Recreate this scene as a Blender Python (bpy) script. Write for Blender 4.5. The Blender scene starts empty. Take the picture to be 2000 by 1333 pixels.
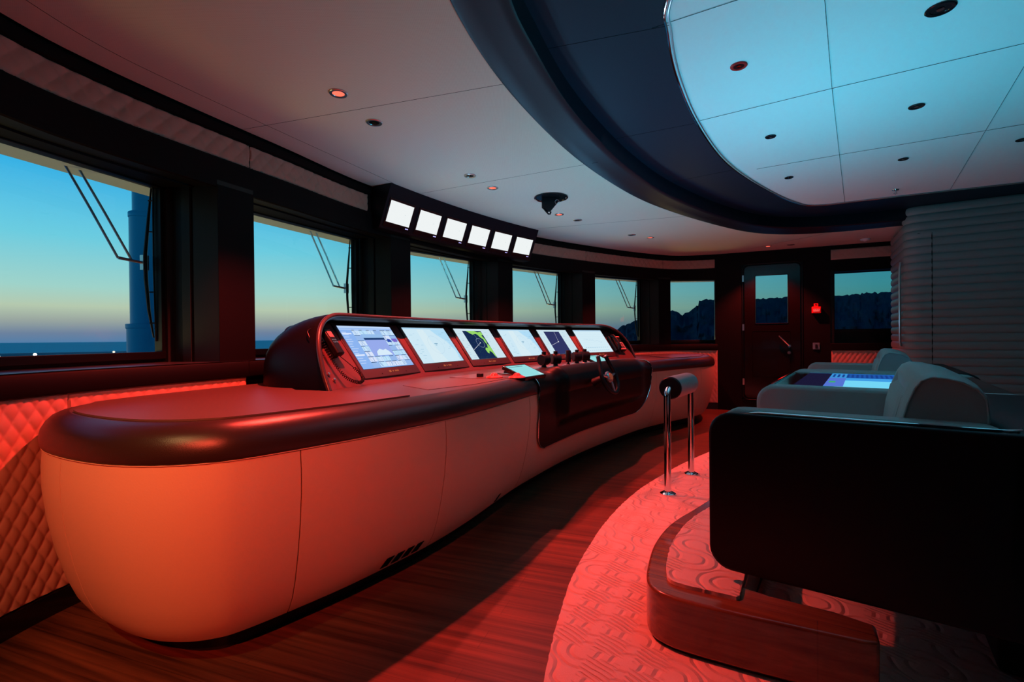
import bpy, bmesh, math, random
from mathutils import Vector, Matrix, noise
random.seed(7)
sc = bpy.context.scene
COL = sc.collection
# ------------------------------------------------------------------ camera
F = 950.0; H = 1.08; PIT = -6.0 / 950; ROL = 0.0095
fw = Vector((0, math.cos(PIT), math.sin(PIT)))
r0 = Vector((1, 0, 0)); u0 = r0.cross(fw)
rt = math.cos(ROL) * r0 - math.sin(ROL) * u0
up = rt.cross(fw)
cam = bpy.data.cameras.new('camera'); co = bpy.data.objects.new('camera', cam); COL.objects.link(co)
cam.sensor_width = 36; cam.lens = F * 36 / 2000; cam.clip_start = 0.02; cam.clip_end = 60000
m = Matrix((rt, up, -fw)).transposed().to_4x4(); m.translation = (0, 0, H); co.matrix_world = m
sc.camera = co
sc.view_settings.view_transform = 'Standard'; sc.view_settings.look = 'None'
sc.view_settings.gamma = 1.0; sc.view_settings.exposure = 0.0; sc.view_settings.use_curve_mapping = False
sc.cycles.use_denoising = True
sc.cycles.sample_clamp_indirect = 3.0
sc.cycles.max_bounces = 8

def lin(r, g, b):
    f = lambda c: (c / 255 / 12.92) if c / 255 <= .04045 else ((c / 255 + .055) / 1.055) ** 2.4
    return (f(r), f(g), f(b), 1.0)

# ------------------------------------------------------------------ twilight sky
W = bpy.data.worlds.new('world'); sc.world = W; W.use_nodes = True
nt = W.node_tree; nt.nodes.clear()
N = lambda t, **k: nt.nodes.new(t)
out = N('ShaderNodeOutputWorld'); bg = N('ShaderNodeBackground'); tc = N('ShaderNodeTexCoord')
sep = N('ShaderNodeSeparateXYZ'); nt.links.new(tc.outputs['Generated'], sep.inputs[0])
ramp = N('ShaderNodeValToRGB')
mr = N('ShaderNodeMapRange'); mr.inputs[1].default_value = -0.02; mr.inputs[2].default_value = 0.5
nt.links.new(sep.outputs[2], mr.inputs[0]); nt.links.new(mr.outputs[0], ramp.inputs[0])
el = ramp.color_ramp
stops = [(-0.02, (40, 90, 140)), (0.0, (86, 128, 172)), (0.014, (112, 132, 162)), (0.034, (160, 170, 165)), (0.055, (188, 205, 180)),
         (0.085, (165, 215, 208)), (0.16, (112, 208, 230)), (0.27, (44, 176, 236)), (0.36, (10, 110, 185)), (0.5, (4, 50, 105))]
while len(el.elements) < len(stops): el.elements.new(0.5)
for e, (z, c) in zip(el.elements, stops): e.position = (z + .02) / .52; e.color = lin(*c)
# the sky pales away from the sunset, to the right
dot = N('ShaderNodeVectorMath'); dot.operation = 'DOT_PRODUCT'; dot.inputs[1].default_value = (-0.8, 0.6, 0)
nt.links.new(tc.outputs['Generated'], dot.inputs[0])
mr2 = N('ShaderNodeMapRange'); mr2.inputs[1].default_value = -0.2; mr2.inputs[2].default_value = 0.85
mr2.inputs[3].default_value = 0.6; mr2.inputs[4].default_value = 1.0
nt.links.new(dot.outputs['Value'], mr2.inputs[0])
mul = N('ShaderNodeMath'); mul.operation = 'MULTIPLY'; mul.inputs[1].default_value = 1.0
nt.links.new(mr2.outputs[0], mul.inputs[0])
tint = N('ShaderNodeMix'); tint.data_type = 'RGBA'; tint.blend_type = 'MIX'; tint.inputs[6].default_value = (.16, .55, .70, 1); tint.inputs[7].default_value = (1, 1, 1, 1)
mr3 = N('ShaderNodeMapRange'); mr3.inputs[1].default_value = 0.0; mr3.inputs[2].default_value = 0.85; nt.links.new(dot.outputs['Value'], mr3.inputs[0]); nt.links.new(mr3.outputs[0], tint.inputs[0])
mm = N('ShaderNodeMix'); mm.data_type = 'RGBA'; mm.blend_type = 'MULTIPLY'; mm.inputs[0].default_value = 1; nt.links.new(ramp.outputs[0], mm.inputs[6]); nt.links.new(tint.outputs[2], mm.inputs[7])
nt.links.new(mm.outputs[2], bg.inputs[0]); nt.links.new(mul.outputs[0], bg.inputs[1]); nt.links.new(bg.outputs[0], out.inputs[0])

# lamp powers, used by the lamp builders below
RED = (1.0, 0.055, 0.038)
P_RED = 280.0
CYAN = (0.03, 0.60, 0.86)
P_CYAN = 92.0
P_SCREEN_FILL = 26.0
P_DECK_FILL = 18.0

# ------------------------------------------------------------------ helpers
def mat(name, col, rough=0.5, metal=0.0, spec=0.5, bump=None, coat=0.0, sheen=0.0, emit=None, estr=1.0):
    ma = bpy.data.materials.new(name); ma.use_nodes = True
    n = ma.node_tree.nodes; l = ma.node_tree.links; b = n['Principled BSDF']
    b.inputs['Base Color'].default_value = (*col[:3], 1); b.inputs['Roughness'].default_value = rough
    b.inputs['Metallic'].default_value = metal; b.inputs['Specular IOR Level'].default_value = spec
    b.inputs['Coat Weight'].default_value = coat; b.inputs['Coat Roughness'].default_value = 0.06
    b.inputs['Sheen Weight'].default_value = sheen
    if emit: b.inputs['Emission Color'].default_value = (*emit[:3], 1); b.inputs['Emission Strength'].default_value = estr
    if bump:
        sc_, st = bump
        t = n.new('ShaderNodeTexNoise'); t.inputs['Scale'].default_value = sc_; t.inputs['Detail'].default_value = 6
        c = n.new('ShaderNodeTexCoord'); l.new(c.outputs['Object'], t.inputs['Vector'])
        bp = n.new('ShaderNodeBump'); bp.inputs['Strength'].default_value = st; bp.inputs['Distance'].default_value = 0.002
        l.new(t.outputs['Fac'], bp.inputs['Height']); l.new(bp.outputs[0], b.inputs['Normal'])
        # slight roughness variation in the grain
        mx = n.new('ShaderNodeMapRange'); mx.inputs[3].default_value = max(0, rough - .06); mx.inputs[4].default_value = rough + .06
        l.new(t.outputs['Fac'], mx.inputs[0]); l.new(mx.outputs[0], b.inputs['Roughness'])
    return ma

def emi(name, col, s=1.0):
    ma = bpy.data.materials.new(name); ma.use_nodes = True
    n = ma.node_tree.nodes; n.clear(); o = n.new('ShaderNodeOutputMaterial'); e = n.new('ShaderNodeEmission')
    e.inputs[0].default_value = (*col[:3], 1); e.inputs[1].default_value = s; ma.node_tree.links.new(e.outputs[0], o.inputs[0]); return ma

class MB:
    def __init__(s): s.v = []; s.f = []; s.mi = []
    def add(s, vs, fs, mi=0):
        o = len(s.v); s.v += [tuple(v) for v in vs]; s.f += [tuple(i + o for i in f) for f in fs]; s.mi += [mi] * len(fs); return s
    def grid(s, rows, cu=False, cv=False, mi=0, flip=False):
        nr, nc = len(rows), len(rows[0]); vs = [p for r in rows for p in r]; fs = []
        for i in range(nr - (0 if cu else 1)):
            for j in range(nc - (0 if cv else 1)):
                a = i * nc + j; b = i * nc + (j + 1) % nc; c = ((i + 1) % nr) * nc + (j + 1) % nc; d = ((i + 1) % nr) * nc + j
                fs.append((a, d, c, b) if flip else (a, b, c, d))
        return s.add(vs, fs, mi)
    def box(s, c, x, y, z, hx, hy, hz, mi=0):
        c, x, y, z = Vector(c), Vector(x).normalized(), Vector(y).normalized(), Vector(z).normalized()
        vs = [c + x * (hx * i) + y * (hy * j) + z * (hz * k) for k in (-1, 1) for j in (-1, 1) for i in (-1, 1)]
        return s.add(vs, [(0, 2, 3, 1), (4, 5, 7, 6), (0, 1, 5, 4), (2, 6, 7, 3), (0, 4, 6, 2), (1, 3, 7, 5)], mi)
    def prism(s, poly, z0, z1, mi=0):
        n = len(poly); vs = [(p[0], p[1], z0) for p in poly] + [(p[0], p[1], z1) for p in poly]
        fs = [tuple(range(n - 1, -1, -1)), tuple(range(n, 2 * n))] + [(i, (i + 1) % n, n + (i + 1) % n, n + i) for i in range(n)]
        return s.add(vs, fs, mi)
    def prism3(s, poly, off, mi=0):
        n = len(poly); off = Vector(off); vs = [Vector(p) for p in poly] + [Vector(p) + off for p in poly]
        fs = [tuple(range(n - 1, -1, -1)), tuple(range(n, 2 * n))] + [(i, (i + 1) % n, n + (i + 1) % n, n + i) for i in range(n)]
        return s.add(vs, fs, mi)
    def tube(s, pts, r, seg=10, closed=False, caps=True, mi=0):
        pts = [Vector(p) for p in pts]; n = len(pts); rows = []; prev = None
        for i, p in enumerate(pts):
            a = pts[(i - 1) % n] if (closed or i > 0) else p; b = pts[(i + 1) % n] if (closed or i < n - 1) else p
            t = (b - a).normalized()
            if prev is None:
                q = Vector((0, 0, 1)) if abs(t.z) < .9 else Vector((1, 0, 0)); x = t.cross(q).normalized()
            else: x = (prev - t * prev.dot(t)).normalized()
            prev = x; y = t.cross(x); rr = r[i] if isinstance(r, (list, tuple)) else r
            rows.append([p + x * (rr * math.cos(2 * math.pi * k / seg)) + y * (rr * math.sin(2 * math.pi * k / seg)) for k in range(seg)])
        o = len(s.v); s.grid(rows, cu=closed, cv=True, mi=mi)
        if caps and not closed:
            s.f += [tuple(o + k for k in range(seg - 1, -1, -1)), tuple(o + (n - 1) * seg + k for k in range(seg))]; s.mi += [mi, mi]
        return s
    def lathe(s, prof, c, ax=(0, 0, 1), seg=24, mi=0):
        c = Vector(c); ax = Vector(ax).normalized(); q = Vector((0, 0, 1)) if abs(ax.z) < .9 else Vector((1, 0, 0)); x = ax.cross(q).normalized(); y = ax.cross(x)
        rows = [[c + ax * h + x * (r * math.cos(2 * math.pi * k / seg)) + y * (r * math.sin(2 * math.pi * k / seg)) for k in range(seg)] for r, h in prof]
        return s.grid(rows, cv=True, mi=mi)
    def build(s, name, mt, parent=None, smooth=35, bevel=0, label=None, cat=None, group=None, kind=None):
        me = bpy.data.meshes.new(name); me.from_pydata(s.v, [], s.f); me.validate()
        for x in (mt if isinstance(mt, (list, tuple)) else [mt]): me.materials.append(x)
        if isinstance(mt, (list, tuple)) and len(me.polygons) == len(s.mi): me.polygons.foreach_set('material_index', s.mi)
        bm = bmesh.new(); bm.from_mesh(me); bmesh.ops.remove_doubles(bm, verts=bm.verts, dist=1e-6)
        bmesh.ops.recalc_face_normals(bm, faces=bm.faces); bm.to_mesh(me); bm.free()
        if smooth:
            me.polygons.foreach_set('use_smooth', [True] * len(me.polygons)); me.set_sharp_from_angle(angle=math.radians(smooth))
        me.update()
        o = bpy.data.objects.new(name, me); COL.objects.link(o)
        if parent is not None:
            o.parent = parent
            o.matrix_parent_inverse = parent.matrix_basis.inverted()
        if bevel:
            b = o.modifiers.new('bevel', 'BEVEL'); b.width = bevel; b.segments = 3; b.limit_method = 'ANGLE'; b.angle_limit = math.radians(40)
            me.polygons.foreach_set('use_smooth', [True] * len(me.polygons))
        tag(o, label, cat, group, kind); return o

def tag(o, label=None, cat=None, group=None, kind=None):
    if label: o['label'] = label
    if cat: o['category'] = cat
    if group: o['group'] = group
    if kind: o['kind'] = kind
    return o
def thing(name, label, cat, loc=(0, 0, 0), group=None):
    o = bpy.data.objects.new(name, None); COL.objects.link(o); o.location = loc; o.empty_display_size = .05
    return tag(o, label, cat, group)
def dup(root, delta, label=None, group=None):
    r = root.copy(); COL.objects.link(r)
    if label: r['label'] = label
    if group: r['group'] = group
    def rec(src, dst):
        for ch in [c for c in src.children]:
            c = ch.copy(); COL.objects.link(c); c.parent = dst; rec(ch, c)
    rec(root, r); r.matrix_basis = Matrix.Translation(Vector(delta)) @ r.matrix_basis; return r

def cr(P, n=8, closed=False):   # Catmull-Rom through plan points
    P = [Vector(p) for p in P]; o = []; L = len(P)
    for i in range(L - 1):
        a = P[max(i - 1, 0)]; b = P[i]; c = P[i + 1]; d = P[min(i + 2, L - 1)]
        for k in range(n):
            t = k / n
            o.append(.5 * ((2 * b) + (c - a) * t + (2 * a - 5 * b + 4 * c - d) * t * t + (3 * b - a - 3 * c + d) * t ** 3))
    o.append(P[-1]); return o
def resample(P, step):
    d = [0]
    for a, b in zip(P, P[1:]): d.append(d[-1] + (b - a).length)
    n = max(2, round(d[-1] / step)); o = []; j = 0
    for k in range(n + 1):
        s_ = d[-1] * k / n
        while j < len(d) - 2 and d[j + 1] < s_: j += 1
        t = (s_ - d[j]) / max(1e-9, d[j + 1] - d[j]); o.append(P[j].lerp(P[j + 1], min(1, t)))
    return o
def normals(P):                 # right-hand normal of travel
    o = []
    for i in range(len(P)):
        t = (P[min(i + 1, len(P) - 1)] - P[max(i - 1, 0)]); t = Vector((t.x, t.y)).normalized(); o.append(Vector((t.y, -t.x)))
    return o
def smooth_offset(P, Nn, d): return [p + n * d for p, n in zip(P, Nn)]
def fill_loops(name, loops, z, mt, parent=None, kind=None, thick=0):
    bm = bmesh.new(); E = []
    for L in loops:
        vs = [bm.verts.new((p[0], p[1], z)) for p in L]
        for i in range(len(vs)): E.append(bm.edges.new((vs[i], vs[(i + 1) % len(vs)])))
    bmesh.ops.triangle_fill(bm, use_beauty=True, use_dissolve=False, edges=E)
    bmesh.ops.dissolve_limit(bm, angle_limit=.01, verts=bm.verts, edges=bm.edges) if False else None
    for f_ in bm.faces:
        f_.normal_update()
        if f_.normal.z < 0: f_.normal_flip()
    me = bpy.data.meshes.new(name); bm.to_mesh(me); bm.free(); me.materials.append(mt)
    o = bpy.data.objects.new(name, me); COL.objects.link(o)
    if parent is not None: o.parent = parent
    if thick:
        sm = o.modifiers.new('solid', 'SOLIDIFY'); sm.thickness = thick; sm.offset = 1
    return tag(o, kind=kind)
sstep = lambda a, b, x: (lambda t: t * t * (3 - 2 * t))(min(1, max(0, (x - a) / (b - a))))
V2 = lambda x, y: Vector((x, y))
def hit(curve, px):             # where the vertical plane through a bearing meets a plan curve
    k = (px - 1000) / F
    for i, (a, b) in enumerate(zip(curve, curve[1:])):
        fa = a.x - k * a.y; fb = b.x - k * b.y
        if fa * fb <= 0 and a.y > 0.3: return a.lerp(b, fa / (fa - fb)), i
    raise ValueError(px)

# ------------------------------------------------------------------ materials
M_dark = mat('dark leather wall', (.004, .003, .004), .6, spec=.12, bump=(300, .1))
M_reveal = mat('dark grey reveal', (.014, .018, .016), .45, spec=.3)
M_frame = mat('black window frame', (.003, .003, .004), .45, spec=.3)
M_sill = mat('black lacquer sill', (.03, .035, .04), .30, spec=.9)
M_quilt = mat('cream quilted leather', (.52, .31, .24), .5, bump=(400, .12))
M_shell = mat('cream leather shell', (.56, .38, .26), .5, bump=(180, .15))
M_edge = mat('brown black leather', (.022, .014, .013), .33, bump=(420, .22))
M_pad = mat('dark brown leather mat', (.085, .058, .052), .45, bump=(420, .2))
M_top = mat('brown console leather', (.065, .048, .05), .42, bump=(420, .15))
M_black = mat('black rubber', (.007, .007, .010), .45, spec=.25)
M_blackgloss = mat('black gloss', (.008, .008, .01), .12)
M_hood = mat('black hood leather', (.0035, .003, .0035), .42, spec=.16, bump=(350, .12))
M_panel = mat('dark red brown panel', (.10, .04, .045), .42, spec=.3)
M_bezel = mat('monitor bezel', (.028, .014, .02), .38, spec=.3)
M_chrome = mat('polished chrome', (.85, .85, .87), .06, 1.0)
M_steel = mat('brushed steel', (.6, .6, .62), .28, 1.0)
M_seat = mat('pale grey leather', (.34, .37, .36), .45, bump=(260, .2))
M_shellblk = mat('black leather shell', (.004, .005, .008), .38, spec=.22, bump=(400, .08))
M_ribs = mat('pale padded leather', (.24, .25, .24), .5, bump=(200, .12))
M_white = mat('white ceiling fabric', (.80, .74, .70), .8, spec=.15)
M_raised = mat('white raised ceiling', (.80, .80, .80), .7)
M_navy = mat('navy leather soffit', (.002, .015, .032), .5, spec=.2, bump=(200, .1))
M_band = mat('black leather soffit edge', (.003, .006, .013), .42, spec=.25, bump=(200, .1))
M_seam = mat('shadow gap', (.004, .004, .004), .9, spec=0)
M_lens = emi('red lamp lens', (1.0, .13, .08), 1.7)
M_mast = mat('painted mast', (.10, .72, .88), .35)
M_bul = mat('painted bulwark', (.6, .66, .68), .5)
M_rock = mat('dark headland rock', (.07, .10, .13), .9, spec=0.1)
M_door = mat('dark lacquered door', (.006, .003, .003), .15, spec=.3, coat=.2)
M_red = mat('red plastic', (.8, .03, .03), .3)
M_whiteb = mat('white plastic', (.8, .8, .8), .4)
M_track = mat('red trackball dome', (.55, .10, .08), .25)

def glass():
    ma = bpy.data.materials.new('window glass'); ma.use_nodes = True; n = ma.node_tree.nodes; l = ma.node_tree.links; n.clear()
    o = n.new('ShaderNodeOutputMaterial'); mx = n.new('ShaderNodeMixShader'); t = n.new('ShaderNodeBsdfTransparent'); g = n.new('ShaderNodeBsdfGlossy')
    g.inputs['Roughness'].default_value = 0.0; t.inputs[0].default_value = (.97, .99, .98, 1)
    fr = n.new('ShaderNodeFresnel'); fr.inputs[0].default_value = 1.25
    l.new(fr.outputs[0], mx.inputs[0]); l.new(t.outputs[0], mx.inputs[1]); l.new(g.outputs[0], mx.inputs[2]); l.new(mx.outputs[0], o.inputs[0]); return ma
M_glass = glass()

def wood(name, c1, c2, ang, rough, scale, coat=0.0):
    ma = mat(name, c1, rough, coat=coat); n = ma.node_tree.nodes; l = ma.node_tree.links; b = n['Principled BSDF']
    c = n.new('ShaderNodeTexCoord'); mp = n.new('ShaderNodeMapping'); mp.inputs['Rotation'].default_value = (0, 0, ang)
    l.new(c.outputs['Object'], mp.inputs[0])
    mp2 = n.new('ShaderNodeMapping'); mp2.inputs['Scale'].default_value = (scale * .5, scale * 22, scale * 22); l.new(mp.outputs[0], mp2.inputs[0])
    t = n.new('ShaderNodeTexNoise'); t.inputs['Scale'].default_value = 1.4; t.inputs['Detail'].default_value = 8; t.inputs['Roughness'].default_value = .65; t.inputs['Distortion'].default_value = .25
    l.new(mp2.outputs[0], t.inputs['Vector'])
    br = n.new('ShaderNodeTexBrick'); br.inputs['Scale'].default_value = 1.0; br.inputs['Brick Width'].default_value = 1.4; br.inputs['Row Height'].default_value = .11
    br.inputs['Mortar Size'].default_value = .0016; br.inputs['Mortar Smooth'].default_value = 0.1; br.inputs['Bias'].default_value = 0
    br.inputs['Color1'].default_value = (.82, .82, .82, 1); br.inputs['Color2'].default_value = (1, 1, 1, 1); br.inputs['Mortar'].default_value = (.6, .6, .6, 1)
    l.new(mp.outputs[0], br.inputs['Vector'])
    rp = n.new('ShaderNodeValToRGB'); rp.color_ramp.elements[0].position = .33; rp.color_ramp.elements[0].color = (*c2, 1); rp.color_ramp.elements[1].position = .66; rp.color_ramp.elements[1].color = (*c1, 1)
    l.new(t.outputs['Fac'], rp.inputs[0])
    mx = n.new('ShaderNodeMix'); mx.data_type = 'RGBA'; mx.blend_type = 'MULTIPLY'; mx.inputs[0].default_value = 1
    l.new(rp.outputs[0], mx.inputs[6]); l.new(br.outputs[0], mx.inputs[7]); l.new(mx.outputs[2], b.inputs['Base Color'])
    bp = n.new('ShaderNodeBump'); bp.inputs['Strength'].default_value = .15; bp.inputs['Distance'].default_value = .001
    l.new(t.outputs['Fac'], bp.inputs['Height']); l.new(bp.outputs[0], b.inputs['Normal'])
    return ma
M_teak = wood('teak floor', (.19, .070, .036), (.036, .013, .008), math.radians(20), .38, 1.0)
M_rim = wood('varnished teak', (.30, .12, .05), (.12, .045, .02), math.radians(32), .2, 1.2, coat=.6)

def carpet_mat():
    # cream cut-pile carpet with looped relief: the relief is real height from nodes (bump + displacement shading)
    ma = mat('cream relief carpet', (.74, .60, .52), .95, spec=.1, sheen=.3); n = ma.node_tree.nodes; l = ma.node_tree.links; b = n['Principled BSDF']
    def mth(op, a, b_=None, c=None):
        x = n.new('ShaderNodeMath'); x.operation = op
        for i, q in enumerate((a, b_, c)):
            if q is None: continue
            if isinstance(q, (int, float)): x.inputs[i].default_value = q
            else: l.new(q, x.inputs[i])
        return x.outputs[0]
    c = n.new('ShaderNodeTexCoord'); mp = n.new('ShaderNodeMapping'); mp.inputs['Scale'].default_value = (7.0, 7.0, 7.0); mp.inputs['Rotation'].default_value = (0, 0, .5)
    l.new(c.outputs['Object'], mp.inputs[0])
    wz = n.new('ShaderNodeTexNoise'); wz.inputs['Scale'].default_value = 1.3; l.new(mp.outputs[0], wz.inputs['Vector'])
    ad = n.new('ShaderNodeMix'); ad.data_type = 'RGBA'; ad.blend_type = 'ADD'; ad.inputs[0].default_value = .16
    l.new(mp.outputs[0], ad.inputs[6]); l.new(wz.outputs['Color'], ad.inputs[7])
    s_ = n.new('ShaderNodeSeparateXYZ'); l.new(ad.outputs[2], s_.inputs[0])
    fx = mth('FLOOR', s_.outputs[0]); fy = mth('FLOOR', s_.outputs[1]); x = mth('SUBTRACT', s_.outputs[0], fx); y = mth('SUBTRACT', s_.outputs[1], fy)
    cmb = n.new('ShaderNodeCombineXYZ'); l.new(fx, cmb.inputs[0]); l.new(fy, cmb.inputs[1])
    wn = n.new('ShaderNodeTexWhiteNoise'); wn.noise_dimensions = '2D'; l.new(cmb.outputs[0], wn.inputs['Vector'])
    fl = mth('GREATER_THAN', wn.outputs['Value'], .5)
    x2 = mth('ADD', mth('MULTIPLY', x, mth('SUBTRACT', 1, fl)), mth('MULTIPLY', mth('SUBTRACT', 1, x), fl))
    def dist(a, b_): return mth('SQRT', mth('ADD', mth('MULTIPLY', a, a), mth('MULTIPLY', b_, b_)))
    d1 = dist(x2, y); d2 = dist(mth('SUBTRACT', 1, x2), mth('SUBTRACT', 1, y))
    def groove(d, r, w): return mth('SUBTRACT', 1, mth('SMOOTH_MIN', mth('DIVIDE', mth('ABSOLUTE', mth('SUBTRACT', d, r)), w), 1.0, .1))
    g = None
    for d in (d1, d2):
        for r in (.34, .66):
            q = groove(d, r, .085); g = q if g is None else mth('MAXIMUM', g, q)
    # bundles of parallel cuts across some of the cells
    st = mth('MAXIMUM', mth('SINE', mth('MULTIPLY', mth('ADD', x, mth('MULTIPLY', y, 2.2)), 19.0)), 0.0)
    sel = mth('GREATER_THAN', wn.outputs['Value'], .6)
    im = n.new('ShaderNodeMapRange'); im.inputs[1].default_value = .30; im.inputs[2].default_value = .42; im.inputs[3].default_value = 1; im.inputs[4].default_value = 0; l.new(mth('MAXIMUM', mth('ABSOLUTE', mth('SUBTRACT', x, .5)), mth('ABSOLUTE', mth('SUBTRACT', y, .5))), im.inputs[0]); inside = im.outputs[0]
    stripe = mth('MULTIPLY', mth('MULTIPLY', st, sel), inside)
    g = mth('MAXIMUM', mth('MULTIPLY', g, mth('SUBTRACT', 1, mth('MULTIPLY', sel, inside))), stripe)
    fz = n.new('ShaderNodeTexNoise'); fz.inputs['Scale'].default_value = 420; fz.inputs['Detail'].default_value = 3; l.new(c.outputs['Object'], fz.inputs['Vector'])
    hgt = mth('ADD', mth('MULTIPLY', mth('SUBTRACT', 1, g), 1.0), mth('MULTIPLY', fz.outputs['Fac'], .35))
    bp = n.new('ShaderNodeBump'); bp.inputs['Strength'].default_value = 1.0; bp.inputs['Distance'].default_value = .011
    l.new(hgt, bp.inputs['Height']); l.new(bp.outputs[0], b.inputs['Normal'])
    return ma
M_carpet = carpet_mat()

# perforated fabric look of the near ceiling: fine dot bump
def perforate(ma, col):
    n = ma.node_tree.nodes; l = ma.node_tree.links; b = n['Principled BSDF']
    c = n.new('ShaderNodeTexCoord'); v = n.new('ShaderNodeTexVoronoi'); v.inputs['Scale'].default_value = 150; v.inputs['Randomness'].default_value = 0
    l.new(c.outputs['Object'], v.inputs['Vector']); r = n.new('ShaderNodeMapRange'); r.inputs[1].default_value = .12; r.inputs[2].default_value = .22; r.inputs[3].default_value = .72; r.inputs[4].default_value = 1
    l.new(v.outputs['Distance'], r.inputs[0])
    mx = n.new('ShaderNodeMix'); mx.data_type = 'RGBA'; mx.blend_type = 'MULTIPLY'; mx.inputs[0].default_value = 1; mx.inputs[6].default_value = (*col, 1)
    l.new(r.outputs[0], mx.inputs[7]); l.new(mx.outputs[2], b.inputs['Base Color'])
perforate(M_white, (.62, .56, .46)); perforate(M_raised, (.8, .8, .8))

# ------------------------------------------------------------------ plan curves of the room
ZC = 2.28; ZR = 2.42
WP = cr([(-1.2, -.9), (-1.52, -.2), (-1.74, .5), (-1.85, 1.2), (-1.846, 1.772), (-1.781, 2.102), (-1.632, 2.505), (-1.399, 3.067), (-1.152, 3.693), (-.78, 4.36),
         (-.25, 5.18), (.336, 5.825), (1.06, 6.42), (1.75, 6.90), (2.3, 7.20), (2.66, 7.24), (3.018, 7.147)], 10)
WP = resample(WP, .05); WN = normals(WP)       # WN points into the room
FAR = [V2(3.018, 7.147), V2(4.913, 6.257), V2(7.0, 5.28)]
back = [V2(7.0, -3.6), V2(0.4, -2.9)]
room = WP + FAR[1:] + back
fd = (FAR[1] - FAR[0]).normalized(); fn = V2(-fd.y, fd.x); fn = fn if fn.y < 0 else -fn   # into the room
# opening of the raised ceiling: lip at 2.28, step, soffit at 2.42, chrome trim, raised panel
OO = cr([(-.10, .2), (-.22, .8), (-.25, 1.3), (-.206, 1.731), (-.025, 2.308), (.30, 3.0), (.66, 3.6), (1.10, 4.2), (1.60, 4.72), (2.22, 5.25), (2.72, 5.60), (3.12, 5.75), (3.5, 5.74), (3.9, 5.60)], 8) + [V2(4.259, 5.382), V2(5.2, 4.93), V2(6.4, 4.37)]
OI = cr([(.08, .2), (-.02, .8), (-.03, 1.3), (.002, 1.734), (.12, 2.10), (.302, 2.55), (.56, 3.04), (.91, 3.60), (1.37, 4.2), (2.05, 4.88), (2.62, 5.32), (3.05, 5.50), (3.45, 5.50), (3.85, 5.37)], 8) + [V2(4.20, 5.20), V2(5.1, 4.78), V2(6.3, 4.22)]
TR = cr([(.66, .2), (.60, .8), (.59, 1.3), (.628, 1.93), (.698, 2.15), (.865, 2.52), (1.161, 3.04), (1.58, 3.65), (2.02, 4.15), (2.60, 4.70), (2.95, 4.97), (3.10, 5.03), (3.25, 5.0)], 8) + [V2(3.756, 4.725), V2(4.191, 4.51), V2(4.60, 4.31), V2(6.0, 3.64)]
OOb = [V2(6.4, -2.6), V2(2.2, -2.2), V2(.7, -1.2), V2(.15, -.4)]
OIb = [V2(6.3, -2.4), V2(2.3, -2.0), V2(.85, -1.05), V2(.32, -.35)]
TRb = [V2(6.0, -1.9), V2(2.6, -1.5), V2(1.4, -.7), V2(.85, -.15)]
ceil = fill_loops('ceiling', [room, OO + OOb], ZC, M_white, kind='structure')
rc = fill_loops('ceiling', [TR + TRb], ZR + .002, M_raised, kind='structure')
sf = fill_loops('trim_1', [OI + OIb, TR + TRb], ZR, M_navy, kind='structure')
b = MB(); L = OO + OOb; L2 = OI + OIb
n_ = len(L)
rows = [[(p.x, p.y, ZC) for p in L], [(p.x, p.y, ZC - .006) for p in L], [(p.lerp(q, .06).x, p.lerp(q, .06).y, ZC - .008) for p, q in zip(L, L2)],
        [(p.lerp(q, .35).x, p.lerp(q, .35).y, ZC + .006) for p, q in zip(L, L2)], [(p.lerp(q, .75).x, p.lerp(q, .75).y, ZC + .016) for p, q in zip(L, L2)],
        [(p.lerp(q, .95).x, p.lerp(q, .95).y, ZC + .018) for p, q in zip(L, L2)], [(q.x, q.y, ZC + .026) for q in L2], [(q.x, q.y, ZR) for q in L2]]
b.grid(rows, cv=True); b.build('trim_2', M_band, smooth=50, kind='structure')
b = MB(); b.tube([(p.x, p.y, ZR - .004) for p in TR], .005, 8); t3 = b.build('trim_3', M_chrome, kind='structure')
b = MB(); ni = normals(TR); b.tube([(p.x + n.x * .016, p.y + n.y * .016, ZR - .002) for p, n in zip(TR, ni)], .005, 8); b.build('inner_bead', M_steel, t3)
fill_loops('roof', [[V2(-3, -4.2), V2(7.6, -4.2), V2(7.6, 8.2), V2(2.2, 8.3), V2(.2, 6.9), V2(-1.6, 4.6), V2(-2.5, 2.0)]], 2.62, M_dark, kind='structure', thick=.05).name = 'ceiling'
# ceiling seams, thin shadow gaps
def seam(pts, z, par, r=.0010):
    b = MB(); b.tube([(x, y, z) for x, y in pts], r, 6); return b.build('seam', M_seam, par)
def ext(a, b_, t0, t1): a, b_ = Vector(a), Vector(b_); return [tuple(a.lerp(b_, t0)), tuple(a.lerp(b_, t1))]
seam([(-1.53, 2.775), (-.03, 2.305)], ZC, ceil); seam([(-.86, 4.08), (.20, 3.545), (.60, 3.345)], ZC, ceil); seam([(.17, 5.4), (1.75, 4.86)], ZC, ceil)
sarc = [(-1.66, .6), (-1.70, 1.2), (-1.69, 1.711), (-1.65, 2.0), (-1.54, 2.3), (-1.352, 2.735), (-1.1, 3.3), (-.9, 3.75)]
seam([tuple(p) for p in cr(sarc, 5)], ZC, ceil); seam([(3.30, 6.7), (3.76, 5.67)], ZC, ceil)
seam([(1.10, 1.72), (1.752, 2.652), (3.398, 4.956)], ZR, rc); seam([(.62, 2.12), (1.3, 1.72), (2.4, 1.2)], ZR, rc); seam([(1.17, 3.04), (1.752, 2.652), (2.381, 2.258), (3.3, 1.7)], ZR, rc)
seam([(1.98, 3.92), (2.46, 3.62), (4.2, 2.6)], ZR, rc); seam([(2.585, 2.452), (4.1, 4.55)], ZR, rc)
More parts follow.
